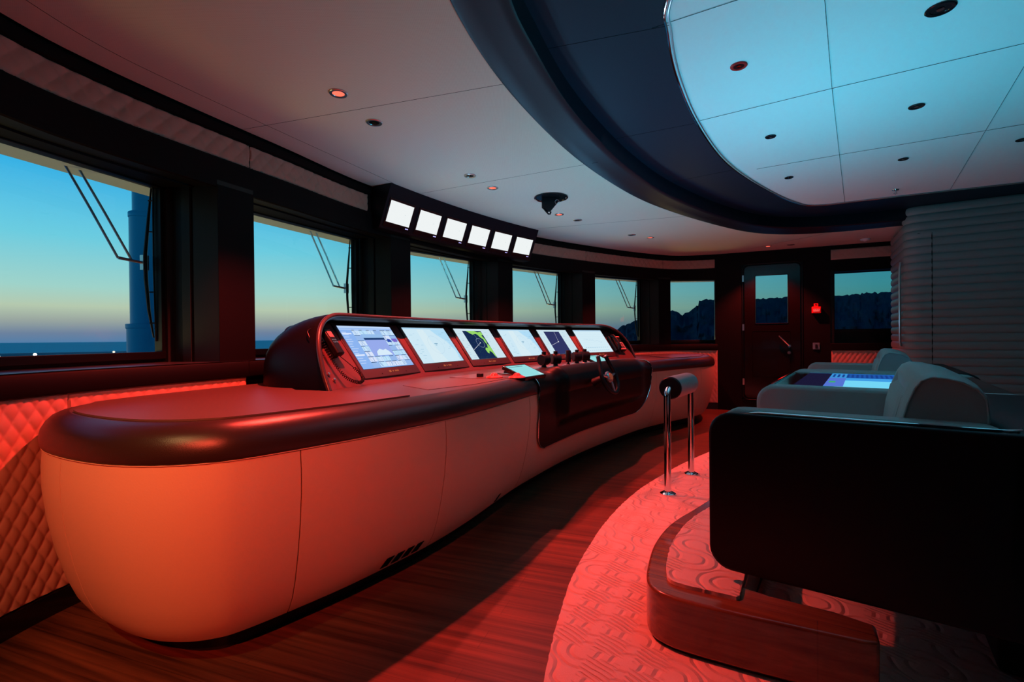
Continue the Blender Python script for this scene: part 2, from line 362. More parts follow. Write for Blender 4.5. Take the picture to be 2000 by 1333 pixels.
seam([(.17, 2.265), (.70, 2.10)], ZR, sf); seam([(.70, 3.30), (1.16, 3.07)], ZR, sf); seam([(1.40, 4.23), (1.80, 3.93)], ZR, sf)

# ------------------------------------------------------------------ floor and carpet
fill_loops('floor', [[V2(p.x, p.y) for p in room]], 0, M_teak, kind='structure', thick=-.03)
CE = cr([(.15, -1.6), (-.05, -.6), (-.06, .4), (.0, 1.0), (.091, 1.518), (.18, 1.892), (.29, 2.25), (.53, 2.80), (.83, 3.32), (1.16, 3.76), (1.52, 4.18), (2.1, 4.75), (2.8, 5.25), (3.6, 5.6)], 14)
# the cut edge of the pile is slightly ragged
CEr = [p + V2(1, -.4) * (noise.noise(Vector((p.x * 60, p.y * 60, 0))) * .004) for p in resample(CE, .02)]
cp = fill_loops('carpet', [CEr + [V2(5.6, 5.3), V2(6.6, 4.6), V2(6.6, -3.2), V2(1.0, -2.6)]], .012, M_carpet, thick=-.011)
tag(cp, 'cream relief-patterned carpet with a curved edge on the teak floor', 'carpet')

# ------------------------------------------------------------------ front window wall
wl = bpy.data.objects.new('wall_left', None); COL.objects.link(wl); wl['kind'] = 'structure'
ZS = .966; GB = 1.015; GT = 1.93
G = [((-2.26, 1.50), (-1.94, 2.69)), ((-1.80, 3.03), (-1.32, 4.11)), ((-1.12, 4.47), (-.43, 5.31)), ((-.17, 5.65), (.638, 6.42)), ((1.0, 6.70), (1.91, 7.29)), ((2.28, 7.43), (3.10, 7.385))]
G = [(V2(*a), V2(*b_)) for a, b_ in G]
gl = [V2(-1.75, -1.3), V2(-2.1, -.6), V2(-2.32, .3)] + [p for g in G for p in g]      # line of the glass
# lower wall: backing + baseboard + quilted panels + sill box
b = MB(); b.grid([[(p.x - n.x * .02, p.y - n.y * .02, z) for p, n in zip(WP, WN)] for z in (0, .96)]); b.build('lower_wall', M_dark, wl)
b = MB(); b.grid([[(p.x + n.x * o_, p.y + n.y * o_, z) for p, n in zip(WP, WN)] for o_, z in ((.004, 0), (.004, .085), (-.004, .092))]); b.build('baseboard_left', M_blackgloss, kind='structure')
def quilt(P, z0, z1, a, h, par, name='quilted_panel', step=.0046, depth=.008, edge=.006, base=.0):
    P = resample(P, step); Nn = normals(P); nz = max(3, int((z1 - z0) / step)); rows = []; L = 0; Ls = [0]
    for i in range(1, len(P)): L += (P[i] - P[i - 1]).length; Ls.append(L)
    for k in range(nz + 1):
        z = z0 + (z1 - z0) * k / nz; r = []
        for i, (p, n) in enumerate(zip(P, Nn)):
            u = Ls[i] / a; v = (z1 - z) / h
            q = min(1, (abs(math.sin(math.pi * (u + v) )) * 1.0)) ; w = abs(math.sin(math.pi * (u - v)))
            d = depth * (q * w) ** .42
            e = min(Ls[i], L - Ls[i], z - z0, z1 - z) / edge; d = min(d + .002, .012 * math.sqrt(max(0, min(1, e))) + .0) if e < 1 else d + .002
            d += base
            r.append((p.x + n.x * d, p.y + n.y * d, z))
        rows.append(r)
    b = MB(); b.grid(rows); return b.build(name, M_quilt, par, smooth=60)
def wseg(pa, pb):   # stretch of the wall curve between two bearings (or indices)
    ia = hit(WP, pa)[1] if pa is not None else 0; ib = hit(WP, pb)[1] if pb is not None else len(WP) - 1
    return WP[ia:ib + 1]
i165 = min(range(len(WP)), key=lambda i: (WP[i] - V2(-1.80, 1.96)).length)
i470 = min(range(len(WP)), key=lambda i: (WP[i] - V2(-1.52, 2.75)).length)
quilt(WP[i165 - 26:i165 + 1], .094, .873, .055, .092, wl)
quilt(WP[i165:i470 + 1], .094, .873, .055, .092, wl, step=.008)
ia = hit(WP, 1243)[1]
quilt(WP[ia - 12:len(WP)], .094, .873, .055, .092, wl, step=.009)
# sill: front face box and deep top running back to the glass
b = MB(); sp = [p + n * .02 for p, n in zip(WP, WN)]
b.grid([[(p.x + n.x * o_, p.y + n.y * o_, z) for p, n in zip(sp, WN)] for o_, z in ((-.03, .874), (0, .874), (.004, .88), (.004, .955), (-.004, .964), (-.02, ZS))])
sill = b.build('sill_front', M_dark, wl, smooth=60)
for i in (min(range(len(WP)), key=lambda i: (WP[i] - V2(-1.52, 2.75)).length), hit(WP, 1310)[1]):
    b = MB(); p, n = sp[i], WN[i]; b.tube([(p.x + n.x * .004, p.y + n.y * .004, .875), (p.x + n.x * .004, p.y + n.y * .004, .962)], .0015, 6); b.build('seam', M_seam, sill)
GLd = resample(gl + [V2(3.3, 7.35)], .05)
def nearest(P, q): return min(P, key=lambda p: (p - q).length)
b = MB(); b.grid([[(p.x - n.x * 0, p.y, ZS) for p, n in zip(sp, WN)], [(lambda g: (g.x, g.y, ZS))(nearest(GLd, p - n * .42)) for p, n in zip(sp, WN)]]); b.build('sill_top', M_sill, wl)
# upper band: quilted leather between dark trims
b = MB(); b.grid([[(p.x + n.x * o_, p.y + n.y * o_, z) for p, n in zip(WP, WN)] for o_, z in ((-.40, 1.93), (-.15, 1.925), (-.148, 1.915), (-.14, 1.915), (-.138, 1.925), (-.01, 1.91), (0, 1.915), (0, 2.07), (-.014, 2.076), (-.014, 2.212), (.0, 2.218), (.0, 2.262), (-.02, 2.266), (-.02, 2.28))])
b.build('window_head', M_dark, wl, smooth=30)
def uq(pa, pb, P=None): quilt((wseg(pa, pb) if P is None else P), 2.078, 2.210, .085, .10, wl, name='upper_quilted_panel', step=.007, depth=.010, base=-.016)
i463 = min(range(len(WP)), key=lambda i: (WP[i] - V2(-1.50, 2.83)).length)
uq(0, 0, WP[20:i463 + 1]); uq(0, 0, WP[i463:hit(WP, 735)[1]]); uq(0, 0, WP[hit(WP, 1030)[1]:hit(WP, 1152)[1] + 1]); uq(0, 0, WP[hit(WP, 1152)[1]:hit(WP, 1298)[1] + 1]); uq(0, 0, WP[hit(WP, 1298)[1]:])
# outer skin above and below the glass
b = MB(); b.grid([[(p.x, p.y, z) for p in gl] for z in (-.2, GB - .03)]); b.grid([[(p.x, p.y, z) for p in gl] for z in (GT + .0, 2.7)]); b.build('outer_skin', M_frame, wl)
# pillars between the windows: flat leather face, stepped reveal on the sunset side
pil = [(428, 498), (765, 803), (974, 1002), (1138, 1163), (1287, 1310)]
def pillar(face_l, face_r, g_l, g_r):
    # plan polygon: face_l, face_r on the inner wall line; g_r, g_l on the glass line
    d = (g_l - face_l)
    t = (face_r - face_l).normalized()
    k = .028
    poly = [face_l, face_r, g_r, g_l, g_l.lerp(face_l, .12) , g_l.lerp(face_l, .14) + t * k, g_l.lerp(face_l, .36) + t * k, g_l.lerp(face_l, .38), g_l.lerp(face_l, .52), g_l.lerp(face_l, .53) + t * .012, g_l.lerp(face_l, .57) + t * .012, g_l.lerp(face_l, .58)]
    b = MB(); b.prism([(p.x, p.y) for p in poly], ZS - .01, GT + .02); p_ = b.build('pillar', M_reveal, wl, smooth=0)
    n = V2(t.y, -t.x); b = MB(); b.prism([(face_l + n * .003).to_tuple(), (face_r + n * .003).to_tuple(), (face_r - n * .004).to_tuple(), (face_l - n * .004).to_tuple()], ZS - .008, 1.925); b.build('pillar_face', M_dark, p_, smooth=0)
for i, (a, c) in enumerate(pil):
    A = hit(WP, a)[0]; B = hit(WP, c)[0]; pillar(A, B, G[i][1], G[i + 1][0])
pillar(V2(-1.85, 1.0), V2(-1.853, 1.22), V2(-2.33, .9), G[0][0])
# solid stretch behind the camera
b = MB(); b.grid([[(p.x, p.y, z) for p in [V2(-1.2, -.9), V2(-1.52, -.2), V2(-1.74, .5), V2(-1.85, 1.02)]] for z in (ZS, 1.93)]); b.build('wall_infill', M_dark, wl)
b = MB(); b.grid([[(p.x, p.y, z) for p in [V2(.4, -2.9), V2(-1.2, -.9)]] for z in (0, 2.4)]); b.build('wall_front', M_dark, kind='structure')

def window(i, a, c, zb, zt, par_label, with_ext=True):
    t = (c - a).normalized(); n = V2(t.y, -t.x); L = (c - a).length     # n: into the room
    b = MB(); T = Vector((t.x, t.y, 0)); Nn = Vector((n.x, n.y, 0)); Z = Vector((0, 0, 1))
    mid = (a + c) / 2; w = .022
    for z, hh in ((zb - .012, .02), (zt + .008, .018)): b.box((mid.x, mid.y, z), T, Nn, Z, L / 2 + .03, .03, hh)
    for p in (a, c): b.box((p.x, p.y, (zb + zt) / 2), T, Nn, Z, .016, .028, (zt - zb) / 2 + .02)
    fr = b.build('window_%d' % i, M_frame, kind='structure', bevel=.003)
    b = MB(); b.box((mid.x, mid.y, (zb + zt) / 2), T, Nn, Z, L / 2, .003, (zt - zb) / 2); b.build('glass', M_glass, fr, smooth=0)
    if with_ext:
        b = MB(); mo = mid - n * .11; b.box((mo.x, mo.y, zt + .005), T, Nn, Z, L / 2 + .15, .08, .012); b.build('eave', M_bul, fr)
    return fr
for i, (a, c) in enumerate(G): window(i + 1, a, c, GB, GT, '')
# added lamps, unseen under the windows, to warm the eaves and the ceiling
for i in (0, 1, 2, 3, 4, 5):
    a, c = G[i]; t = (c - a).normalized(); n = V2(t.y, -t.x); m_ = (a + c) / 2 - n * 1.0
    l_ = bpy.data.lights.new('deck fill', 'SPOT'); l_.energy = P_DECK_FILL; l_.color = (1.0, .78, .24); l_.spot_size = math.radians(140); l_.spot_blend = .8; l_.shadow_soft_size = .30
    fl_t = thing('deck_fill_lamp', 'floodlight added, unseen, below the %s front window, outside' % ('nearest', 'second', 'third', 'fourth', 'fifth', 'sixth')[i], 'fill lamp', (m_.x, m_.y, .60))
    b = MB(); b.lathe([(0, 0), (.05, 0), (.05, .05), (.06, .09), (.055, .09), (.045, .05), (0, .05)], (m_.x, m_.y, .60), (0, 0, 1), 20); b.build('housing', M_black, fl_t)  # housing and bracket invented to carry the added lamp
    b = MB(); b.lathe([(.02, 0), (.02, -.8)], (m_.x, m_.y, .60), (0, 0, 1), 10); b.build('bracket', M_black, fl_t)
    o = bpy.data.objects.new('lamp', l_); COL.objects.link(o); o.location = (m_.x, m_.y, .72)
    o.rotation_euler = Vector((n.x, n.y, .8)).to_track_quat('-Z', 'Y').to_euler(); o.parent = fl_t; o.matrix_parent_inverse = fl_t.matrix_basis.inverted()
# wipers outside the first five windows
def wiper(i, a, c, lab):
    t = (c - a).normalized(); n = V2(t.y, -t.x)
    q = lambda s_, o_, z: (c.x + t.x * s_ - n.x * o_, c.y + t.y * s_ - n.y * o_, z)
    th = thing('window_wiper', lab, 'wiper', q(-.25, .08, 1.98), 'wipers outside the front windows')
    for s0, s1 in ((-.42, -.17), (-.36, -.10)):
        b = MB(); b.tube([q(s0, .09, 1.97), q(s0 * .5 + s1 * .5 + .003, .08, 1.74), q(s1, .075, 1.52)], .006, 8); b.build('arm', M_steel, th)
    b = MB(); b.tube([q(-.17, .075, 1.52), q(-.10, .07, 1.515), q(-.055, .06, 1.51)], .008, 8); b.box(q(-.045, .055, 1.51), (t.x, t.y, 0), (n.x, n.y, 0), (0, 0, 1), .016, .012, .04); b.build('linkage', M_steel, th)
    bl = [q(-.02, .03, 1.93), q(-.035, .035, 1.75), q(-.048, .045, 1.55), q(-.045, .045, 1.42), q(-.035, .04, 1.25), q(-.018, .03, 1.10)]
    b = MB(); b.tube([q(-.026, .012, 1.95), q(-.028, .012, 1.5), q(-.02, .012, 1.08)], .004, 6)
    b.tube(bl, [.004, .008, .01, .01, .008, .004], 8)
    for z in (1.85, 1.68, 1.35, 1.18): b.tube([q(-.035, .035, z), q(-.024, .012, z)], .004, 6)
    b.build('blade', M_black, th)
ws = ['wiper outside the nearest large window, in front of the mast', 'wiper outside the second window, left of the overhead screens', 'wiper outside the window right below the overhead screens', 'wiper outside the fourth window, right of the overhead screens', 'wiper outside the window above the right end of the monitor hood']
for i in range(5): wiper(i, G[i][0], G[i][1], ws[i])

# ------------------------------------------------------------------ far side wall with door and window
FT = Vector((fd.x, fd.y, 0)); FN = Vector((fn.x, fn.y, 0)); ZZ = Vector((0, 0, 1))
fl = lambda s_, o_=0.0: FAR[0] + fd * s_ + fn * o_
fs = lambda px: (hit([FAR[0], FAR[2]], px)[0] - FAR[0]).length
sD0, sD1, sW0 = fs(1450), fs(1568), fs(1622)
wf = bpy.data.objects.new('wall_back', None); COL.objects.link(wf); wf['kind'] = 'structure'
def wbox(s0, s1, z0, z1, name, mt, par, o0=-.06, o1=0.0, bev=0.0, **k):
    b = MB(); c = fl((s0 + s1) / 2, (o0 + o1) / 2); b.box((c.x, c.y, (z0 + z1) / 2), FT, FN, ZZ, (s1 - s0) / 2, (o1 - o0) / 2, (z1 - z0) / 2); return b.build(name, mt, par, bevel=bev, smooth=0 if not bev else 35, **k)
sE = 4.4
wbox(-.03, sD0 - .01, 0, 2.28, 'wall_panel', M_dark, wf)
wbox(sD0 - .01, sD1 + .01, 2.10, 2.28, 'door_head', M_dark, wf); wbox(sD0 - .01, sD1 + .01, 0, .165, 'door_threshold', M_dark, wf)
wbox(sD1 + .01, sW0, 0, 2.28, 'wall_panel', M_dark, wf)
wbox(sD0 - .02, sD0 + .055, .1, 2.15, 'door_jamb', M_frame, wf, o0=-.12, o1=-.04); wbox(sD1 - .055, sD1 + .02, .1, 2.15, 'door_jamb', M_frame, wf, o0=-.12, o1=-.04)
wbox(sD0, sD1, 2.04, 2.15, 'door_jamb', M_frame, wf, o0=-.12, o1=-.04); wbox(sD0, sD1, .1, .23, 'door_jamb', M_frame, wf, o0=-.12, o1=-.04)
wbox(sW0, sE, 0, .875, 'wall_panel', M_dark, wf); wbox(sW0, sE, 1.93, 2.28, 'wall_panel', M_dark, wf, o0=-.25, o1=-.012)
wbox(sW0, sE, .874, .966, 'sill_front', M_dark, wf, o0=-.2, o1=.02, bev=.004)
wbox(sW0, sE, .96, 1.13, 'window_apron', M_frame, wf, o0=-.24, o1=-.18)
quilt([fl(sW0 + .01, .0), fl(sE, 0)], .094, .873, .055, .092, wf, step=.010); quilt([fl(sW0 + .01, 0), fl(sE, 0)], 2.09, 2.225, .085, .10, wf, name='upper_quilted_panel', step=.011, depth=.006, base=-.008)
wbox(sW0, sE, 2.232, 2.28, 'upper_trim', M_dark, wf, o0=-.02, o1=.006)
window(7, fl(sW0 + .06, -.2), fl(sE, -.2), 1.15, 1.93, '', False)
wbox(sW0 - .02, sW0 + .045, .96, 1.95, 'window_jamb', M_frame, wf, o0=-.25, o1=-.01)
# door
def rrect(s0, s1, z0, z1, r, n=6):
    o = []
    for (cx, cz, a0) in ((s1 - r, z1 - r, 0), (s0 + r, z1 - r, 90), (s0 + r, z0 + r, 180), (s1 - r, z0 + r, 270)):
        for k in range(n + 1):
            a = math.radians(a0 + 90 * k / n); o.append((cx + r * math.cos(a), cz + r * math.sin(a)))
    return o
P3 = lambda s_, z, o_: (lambda p: Vector((p.x, p.y, z)))(fl(s_, o_))
dW = sD1 - sD0; hs0 = fs(1475.5); hs1 = fs(1539.5)
b = MB()
out_ = rrect(sD0 + .03, sD1 - .03, .19, 2.075, .06); inn = rrect(hs0, hs1, 1.25, 1.93, .012)
# panel with a window hole, as a ring front, ring back, edges
k = len(out_)
rows = [[P3(s_, z, -.035) for s_, z in out_], [P3(s_, z, .008) for s_, z in out_], [P3(s_, z, .008) for s_, z in inn], [P3(s_, z, -.035) for s_, z in inn]]
b.grid(rows, cu=True, cv=True); dr = b.build('door_1', M_door, kind='structure', smooth=0)
b = MB(); b.tube([P3(s_, z, .010) for s_, z in rrect(sD0 + .006, sD1 - .006, .165, 2.10, .075)], .006, 8, closed=True); b.build('door_frame', mat('dark steel frame', (.02, .02, .022), .3, .6), dr)
b = MB(); b.tube([P3(s_, z, .01) for s_, z in inn], .006, 6, closed=True); b.build('window_bead', M_blackgloss, dr)
b = MB(); b.box(P3((hs0 + hs1) / 2, 1.59, -.02), FT, FN, ZZ, (hs1 - hs0) / 2, .003, .34); b.build('glass', M_glass, dr, smooth=0)
b = MB()
pl = rrect(sD0 + .13, sD1 - .15, .50, 1.14, .01); b.tube([P3(s_, z, .009) for s_, z in pl], .0025, 6, closed=True); b.build('panel_groove', M_seam, dr)
hk = fs(1541)
b = MB(); b.lathe([(0, -.0), (.028, 0), (.028, .035), (.02, .05), (0, .05)], P3(hk, .935, .008), FN, 20); b.tube([P3(hk, .935, .05), P3(hk - .05, .99, .055), P3(hk - .115, 1.06, .055), P3(hk - .125, 1.075, .055)], [.012, .013, .011, .013], 10); b.build('handle', M_chrome, dr)
b = MB(); b.lathe([(0, 0), (.022, 0), (.022, .02), (.016, .03), (0, .03)], P3(hk, .84, .008), FN, 20); b.build('lock_knob', M_steel, dr)
b = MB()
for zz in (.42, 1.2, 1.9): b.box(P3(sD0 + .012, zz, .01), FT, FN, ZZ, .012, .01, .045)
b.build('hinge', M_steel, dr)
# call point and switch
cs = fs(1594)
cpn = thing('fire_call_point', 'small red square call point box on the dark wall right of the door', 'alarm', P3(cs, 1.42, 0))
b = MB(); b.box(P3(cs, 1.42, .028), FT, FN, ZZ, .052, .028, .045); b.build('housing', M_red, cpn, bevel=.006)
b = MB(); b.box(P3(cs, 1.415, .058), FT, FN, ZZ, .036, .002, .018); b.build('glass_plate', M_whiteb, cpn)
b = MB()
for dx in (-.02, 0, .018): b.box(P3(cs + dx, 1.42, .0605), FT, FN, ZZ, .004, .0006, .004)
b.build('print', M_black, cpn)
b = MB(); b.box(P3(cs, 1.49, .004), FT, FN, ZZ, .025, .004, .02); sg = b.build('alarm_sign', M_red, label='tiny red sign on the wall just above the red call point', cat='sign')
b = MB(); b.box(P3(cs - .005, 1.492, .0085), FT, FN, ZZ, .006, .0006, .008); b.box(P3(cs + .01, 1.488, .0085), FT, FN, ZZ, .005, .0006, .01); b.build('pictogram', M_black, sg)
sw = thing('wall_switch', 'square steel switch plate on the wall below the red call point', 'switch', P3(cs, .93, 0))
b = MB(); b.box(P3(cs, .93, .005), FT, FN, ZZ, .04, .005, .045); b.build('plate', mat('pale steel', (.3, .55, .65), .25, .7), sw, bevel=.002)
b = MB(); b.box(P3(cs, .925, .012), FT, FN, ZZ, .012, .006, .028); b.build('rocker', M_black, sw)

# remaining walls
b = MB(); b.grid([[(7, 5.28, z), (7, -3.6, z)] for z in (0, 2.6)]); b.build('wall_right', M_dark, kind='structure')
b = MB(); b.grid([[(7, -3.6, z), (.4, -2.9, z)] for z in (0, 2.6)]); b.build('wall_rear', M_dark, kind='structure').name = 'wall_aft'

# ------------------------------------------------------------------ padded cabinet on the right
cab = thing('padded_cabinet', 'tall rounded cabinet clad in horizontal padded leather ribs, right of the far window', 'cabinet', (4.3, 5.2, 0))
CF = V2(.71, -.47).normalized(); CB = V2(-CF.y, CF.x)     # along face, away from the camera
c0 = V2(4.175, 5.16)
plan = []
plan += [c0 + CB * 1.0 + CF * -.03, c0 + CB * .5 - CF * .01]
R_ = .13
for k in range(9):
    a = math.pi - (math.pi / 2) * k / 8
    cc = c0 + CF * R_ + CB * R_
    plan.append(cc + CF * (R_ * math.cos(a)) - CB * (R_ * math.sin(a)))
plan += [c0 + CF * s_ for s_ in (.3, .5, .7, .9, 1.2, 1.6, 2.0)]
PN = [-n for n in normals([Vector(p) for p in plan])]; PN = [(-n if n.dot(-CB) < 0 and n.dot(-CF) < .1 else n) for n in PN]
PN = normals(plan)
rh = .0835
def rib_rows(i0, i1, z_from, z_to):
    rows = []
    zz = z_from; nr = round((z_to - z_from) / rh)
    for r in range(nr):
        for q in range(8):
            u = q / 7; d = .016 * (max(0, 4 * u * (1 - u))) ** .5; z = z_from + (r + u) * rh
            rows.append([(p.x + n.x * d, p.y + n.y * d, z) for p, n in list(zip(plan, PN))[i0:i1]])
    return rows
sgn = 1 if (PN[14].dot(-CB) > 0) else -1
PN = [n * sgn for n in PN]
top_z = .08 + 28 * rh
b = MB(); b.grid(rib_rows(0, len(plan), .08, .08 + 26 * rh)); b.grid(rib_rows(2, len(plan), .08 + 26 * rh, top_z)); b.build('rib_cladding', M_ribs, cab, smooth=50)
b = MB(); b.prism([(p - n * .012).to_tuple() for p, n in zip(plan, PN)] + [(c0 + CF * 2.0 + CB * 1.0).to_tuple()], 0, 2.27); b.prism([(p - n * .012).to_tuple() for p, n in list(zip(plan, PN))[2:]] + [(c0 + CF * 2.0 + CB * .16).to_tuple(), (c0 + CF * .02 + CB * .16).to_tuple()], 2.2, 2.415); b.build('carcass', M_dark, cab, smooth=0)
b = MB(); ps = c0 + CF * .13; nrm = -CB
for (p0, z0, z1) in ((c0 + CF * .215, .1, 2.13),): b.tube([((p0 + nrm * .013).x, (p0 + nrm * .013).y, z0), ((p0 + nrm * .013).x, (p0 + nrm * .013).y, z1)], .0035, 6)
b.tube([((c0 + CF * s_ + nrm * .013).x, (c0 + CF * s_ + nrm * .013).y, 2.13) for s_ in (.10, .16, .215)], .0025, 6)
b.build('door_gap', M_seam, cab)
b = MB(); hp_ = c0 + CF * -.028 + CB * .13
b.tube([(hp_.x, hp_.y, .95), (hp_.x - .008, hp_.y, 1.0), (hp_.x - .008, hp_.y, 1.80), (hp_.x, hp_.y, 1.86)], .012, 8); b.build('handle', M_steel, cab)

# ------------------------------------------------------------------ the console
ZT = .825
C = [(-1.84, 2.06), (-1.80, 1.90), (-1.735, 1.79), (-1.60, 1.66), (-1.412, 1.545), (-1.227, 1.470), (-1.062, 1.452), (-.93, 1.482), (-.84, 1.540), (-.711, 1.675), (-.534, 1.888), (-.303, 2.225), (-.14, 2.53), (.0, 2.84), (.163, 3.19), (.56, 3.88), (1.0, 4.5), (1.443, 5.06), (1.83, 5.44), (2.20, 5.76), (2.46, 6.03), (2.64, 6.36), (2.74, 6.70), (2.78, 7.02), (2.76, 7.20)]
CC = resample(cr(C, 10), .02); CN = normals(CC)
for _ in range(30):
    CN = [(CN[max(i - 1, 0)] + CN[i] * 2 + CN[min(i + 1, len(CN) - 1)]).normalized() for i in range(len(CN))]
con = thing('helm_console', 'long curved bridge console, cream leather body under a dark padded leather edge', 'console', (0, 3.4, 0))
SH = [(-.125, .10), (-.105, .125), (-.080, .17), (-.055, .24), (-.030, .34), (-.010, .45), (.002, .56), (.003, .64), (-.002, .708)]
BU = [(-.012, .704), (.0, .704), (.007, .716), (.009, .738), (.004, .765), (-.008, .788), (-.026, .808), (-.050, .820), (-.076, ZT)]
def curve_rows(prof, i0, i1, off=0): return [[(CC[i].x + CN[i].x * (o_ + off), CC[i].y + CN[i].y * (o_ + off), z) for i in range(i0, i1 + 1)] for o_, z in prof]
b = MB(); b.grid(curve_rows([(-.235, .001), (-.225, .05), (-.215, .10), (-.13, .101)], 0, len(CC) - 1)); b.build('kick_plinth', M_black, con)
b = MB(); b.grid(curve_rows([(o_ - .012, z) for o_, z in SH] + [(-.02, .71)], 0, len(CC) - 1)); b.build('carcass', M_seam, con)
ends = [0] + [hit(CC, p)[1] for p in (117,)]
i117 = min(range(len(CC)), key=lambda i: (CC[i] - V2(-1.46, 1.57)).length)
cuts = [0, i117] + [hit(CC[i117:], p)[1] + i117 for p in (596, 871, 1034, 1282, 1369)] + [len(CC) - 1]
for a, c in zip(cuts, cuts[1:]):
    g = 0 if a == 0 else 1
    rws = curve_rows(SH, a, c)
    # pull the two ends in by 2 mm and tuck them back for a crisp seam
    b = MB(); rr = []
    for r in rws:
        r = [Vector(p) for p in r]
        if a != 0: r[0] = r[0].lerp(r[1], .12); r.insert(0, r[0] - Vector((CN[a].x, CN[a].y, 0)) * .010)
        if c != len(CC) - 1: r[-1] = r[-1].lerp(r[-2], .12); r.append(r[-1] - Vector((CN[c].x, CN[c].y, 0)) * .010)
        rr.append(r)
    b.grid(rr); b.build('body_panel', M_shell, con, smooth=60)
b = MB(); b.grid(curve_rows(BU, 0, len(CC) - 1)); b.build('padded_edge', M_edge, con, smooth=70)
b = MB(); b.tube([(CC[i].x + CN[i].x * .001, CC[i].y + CN[i].y * .001, .706) for i in range(0, len(CC), 3)], .0022, 6); b.build('edge_piping', M_shell, con)
inner = [CC[i] + CN[i] * -.073 for i in range(len(CC))]
i_s = min(range(len(WP)), key=lambda i: (WP[i] - CC[0]).length); i_e = min(range(len(WP)), key=lambda i: (WP[i] - CC[-1]).length)
wallside = [WP[i] + WN[i] * .014 for i in range(i_e - 2, i_s + 2, -3)]
def even(P, n):
    d = [0]
    for a_, b_ in zip(P, P[1:]): d.append(d[-1] + (b_ - a_).length)
    o = []; j = 0
    for k_ in range(n):
        q = d[-1] * k_ / (n - 1)
        while j < len(d) - 2 and d[j + 1] < q: j += 1
        o.append(P[j].lerp(P[j + 1], min(1, (q - d[j]) / max(1e-9, d[j + 1] - d[j]))))
    return o
wsd = even(wallside[::-1], 80); inn2 = even(inner[6:-2], 80)
b = MB(); b.grid([[(p.x, p.y, ZT - .0005) for p in inn2], [(p.x, p.y, ZT - .0005) for p in wsd]]); tp = b.build('worktop', M_top, con, smooth=0)
# near leather mat and far leather mat, lying on the top
def mat_pad(i0, i1, inset, lab, r_end, cut_dir=None):
    pts = [CC[i] + CN[i] * inset for i in range(i0, i1 + 1, 2)]
    return pts
iA = min(range(len(CC)), key=lambda i: (CC[i] - V2(-1.66, 1.72)).length); iB = hit(CC[i117:], 832)[1] + i117
pad = [CC[i] + CN[i] * -.085 for i in range(iA, iB + 1, 2)]
pe = pad[-1]
pad = [V2(-1.735, 2.02)] + pad + [V2(-.93, 2.36), V2(-1.08, 2.42), V2(-1.22, 2.62), V2(-1.30, 2.85), V2(-1.39, 3.02)]
pad += [WP[i] + WN[i] * .05 for i in range(len(WP)) if 2.1 < WP[i].y < 2.95 and WP[i].x < 0][::-3]
def slab(name, poly, z0, z1, mt, par, **k):
    b = MB(); b.prism([(p.x, p.y) for p in poly], z0, z1); return b.build(name, mt, par, smooth=0, **k)
slab('desk_mat', pad, ZT + .0005, ZT + .007, M_pad, None, label='dark brown leather mat covering the near rounded end of the console', cat='mat')
iF = [i for i in range(len(CC)) if CC[i].x > 1.95]
far = [CC[i] + CN[i] * -.14 for i in iF if CC[i].y < 6.95][::2] + [V2(2.45, 7.0), V2(2.2, 6.98), V2(1.9, 6.6), V2(1.75, 6.2)]
slab('desk_mat', far, ZT + .0005, ZT + .007, M_pad, None, label='leather mat on the far end of the console, beside the phone', cat='mat')
# shallow access lid line in the top in front of the first two monitors
lid = [V2(-.42, 2.42), V2(-.215, 2.68), V2(.04, 3.20), V2(-.33, 3.22), V2(-.60, 2.66)]
slab('access_lid', lid, ZT - .0006, ZT + .0015, M_pad, con)
# vents low in the body
def vent(px0, k, zc, n_):
    i0 = hit(CC[i117:], px0)[1] + i117
    for q in range(n_):
        i = i0 + q * k; b = MB()
        f = lambda ii, z: (lambda o_: Vector((CC[ii].x + CN[ii].x * o_, CC[ii].y + CN[ii].y * o_, z)))(-.125 + (z - .10) * (.025 / .025) * .62 + .004)
        a = [f(i, .115), f(i + k - 1, .115), f(i + k, .158), f(i + 1, .158)]
        b.prism3(a, Vector((CN[i].x, CN[i].y, 0)) * .003); b.build('vent', M_seam, con, smooth=0)
vent(778, 3, .13, 4); vent(996, 2, .13, 1)

# helm pod: dark leather saddle over the front of the console, with chrome outline
jL = hit(CC[i117:], 1049)[1] + i117; jR = hit(CC[i117:], 1270)[1] + i117
full = SH[:-1] + BU[1:] + [(-.14, ZT + .0), (-.20, ZT), (-.30, ZT)]
def prof_at(zt):
    """point on the console profile; zt = path parameter: z below the top, then continuing inwards"""
    pts = full; o = 0
    for (a0, z0), (a1, z1) in zip(pts, pts[1:]):
        seg = math.hypot(a1 - a0, z1 - z0)
        if zt <= o + seg: t = (zt - o) / seg; return (a0 + (a1 - a0) * t, z0 + (z1 - z0) * t), (z1 - z0, -(a1 - a0), seg)
        o += seg
    return pts[-1], (0, 1, 1)
LP = sum(math.hypot(b_[0] - a_[0], b_[1] - a_[1]) for a_, b_ in zip(full, full[1:]))
sLn = [0]
for i in range(jL + 1, jR + 1): sLn.append(sLn[-1] + (CC[i] - CC[i - 1]).length)
SW = sLn[-1]
def zlow(s_):
    r = .17; R2 = .36; base = .245
    if s_ < r: return base + r - math.sqrt(max(0, r * r - (r - s_) ** 2)) 
    e = SW - s_
    if e < R2: return base + (R2 - math.sqrt(max(0, R2 * R2 - (R2 - e) ** 2))) * 1.1
    return base
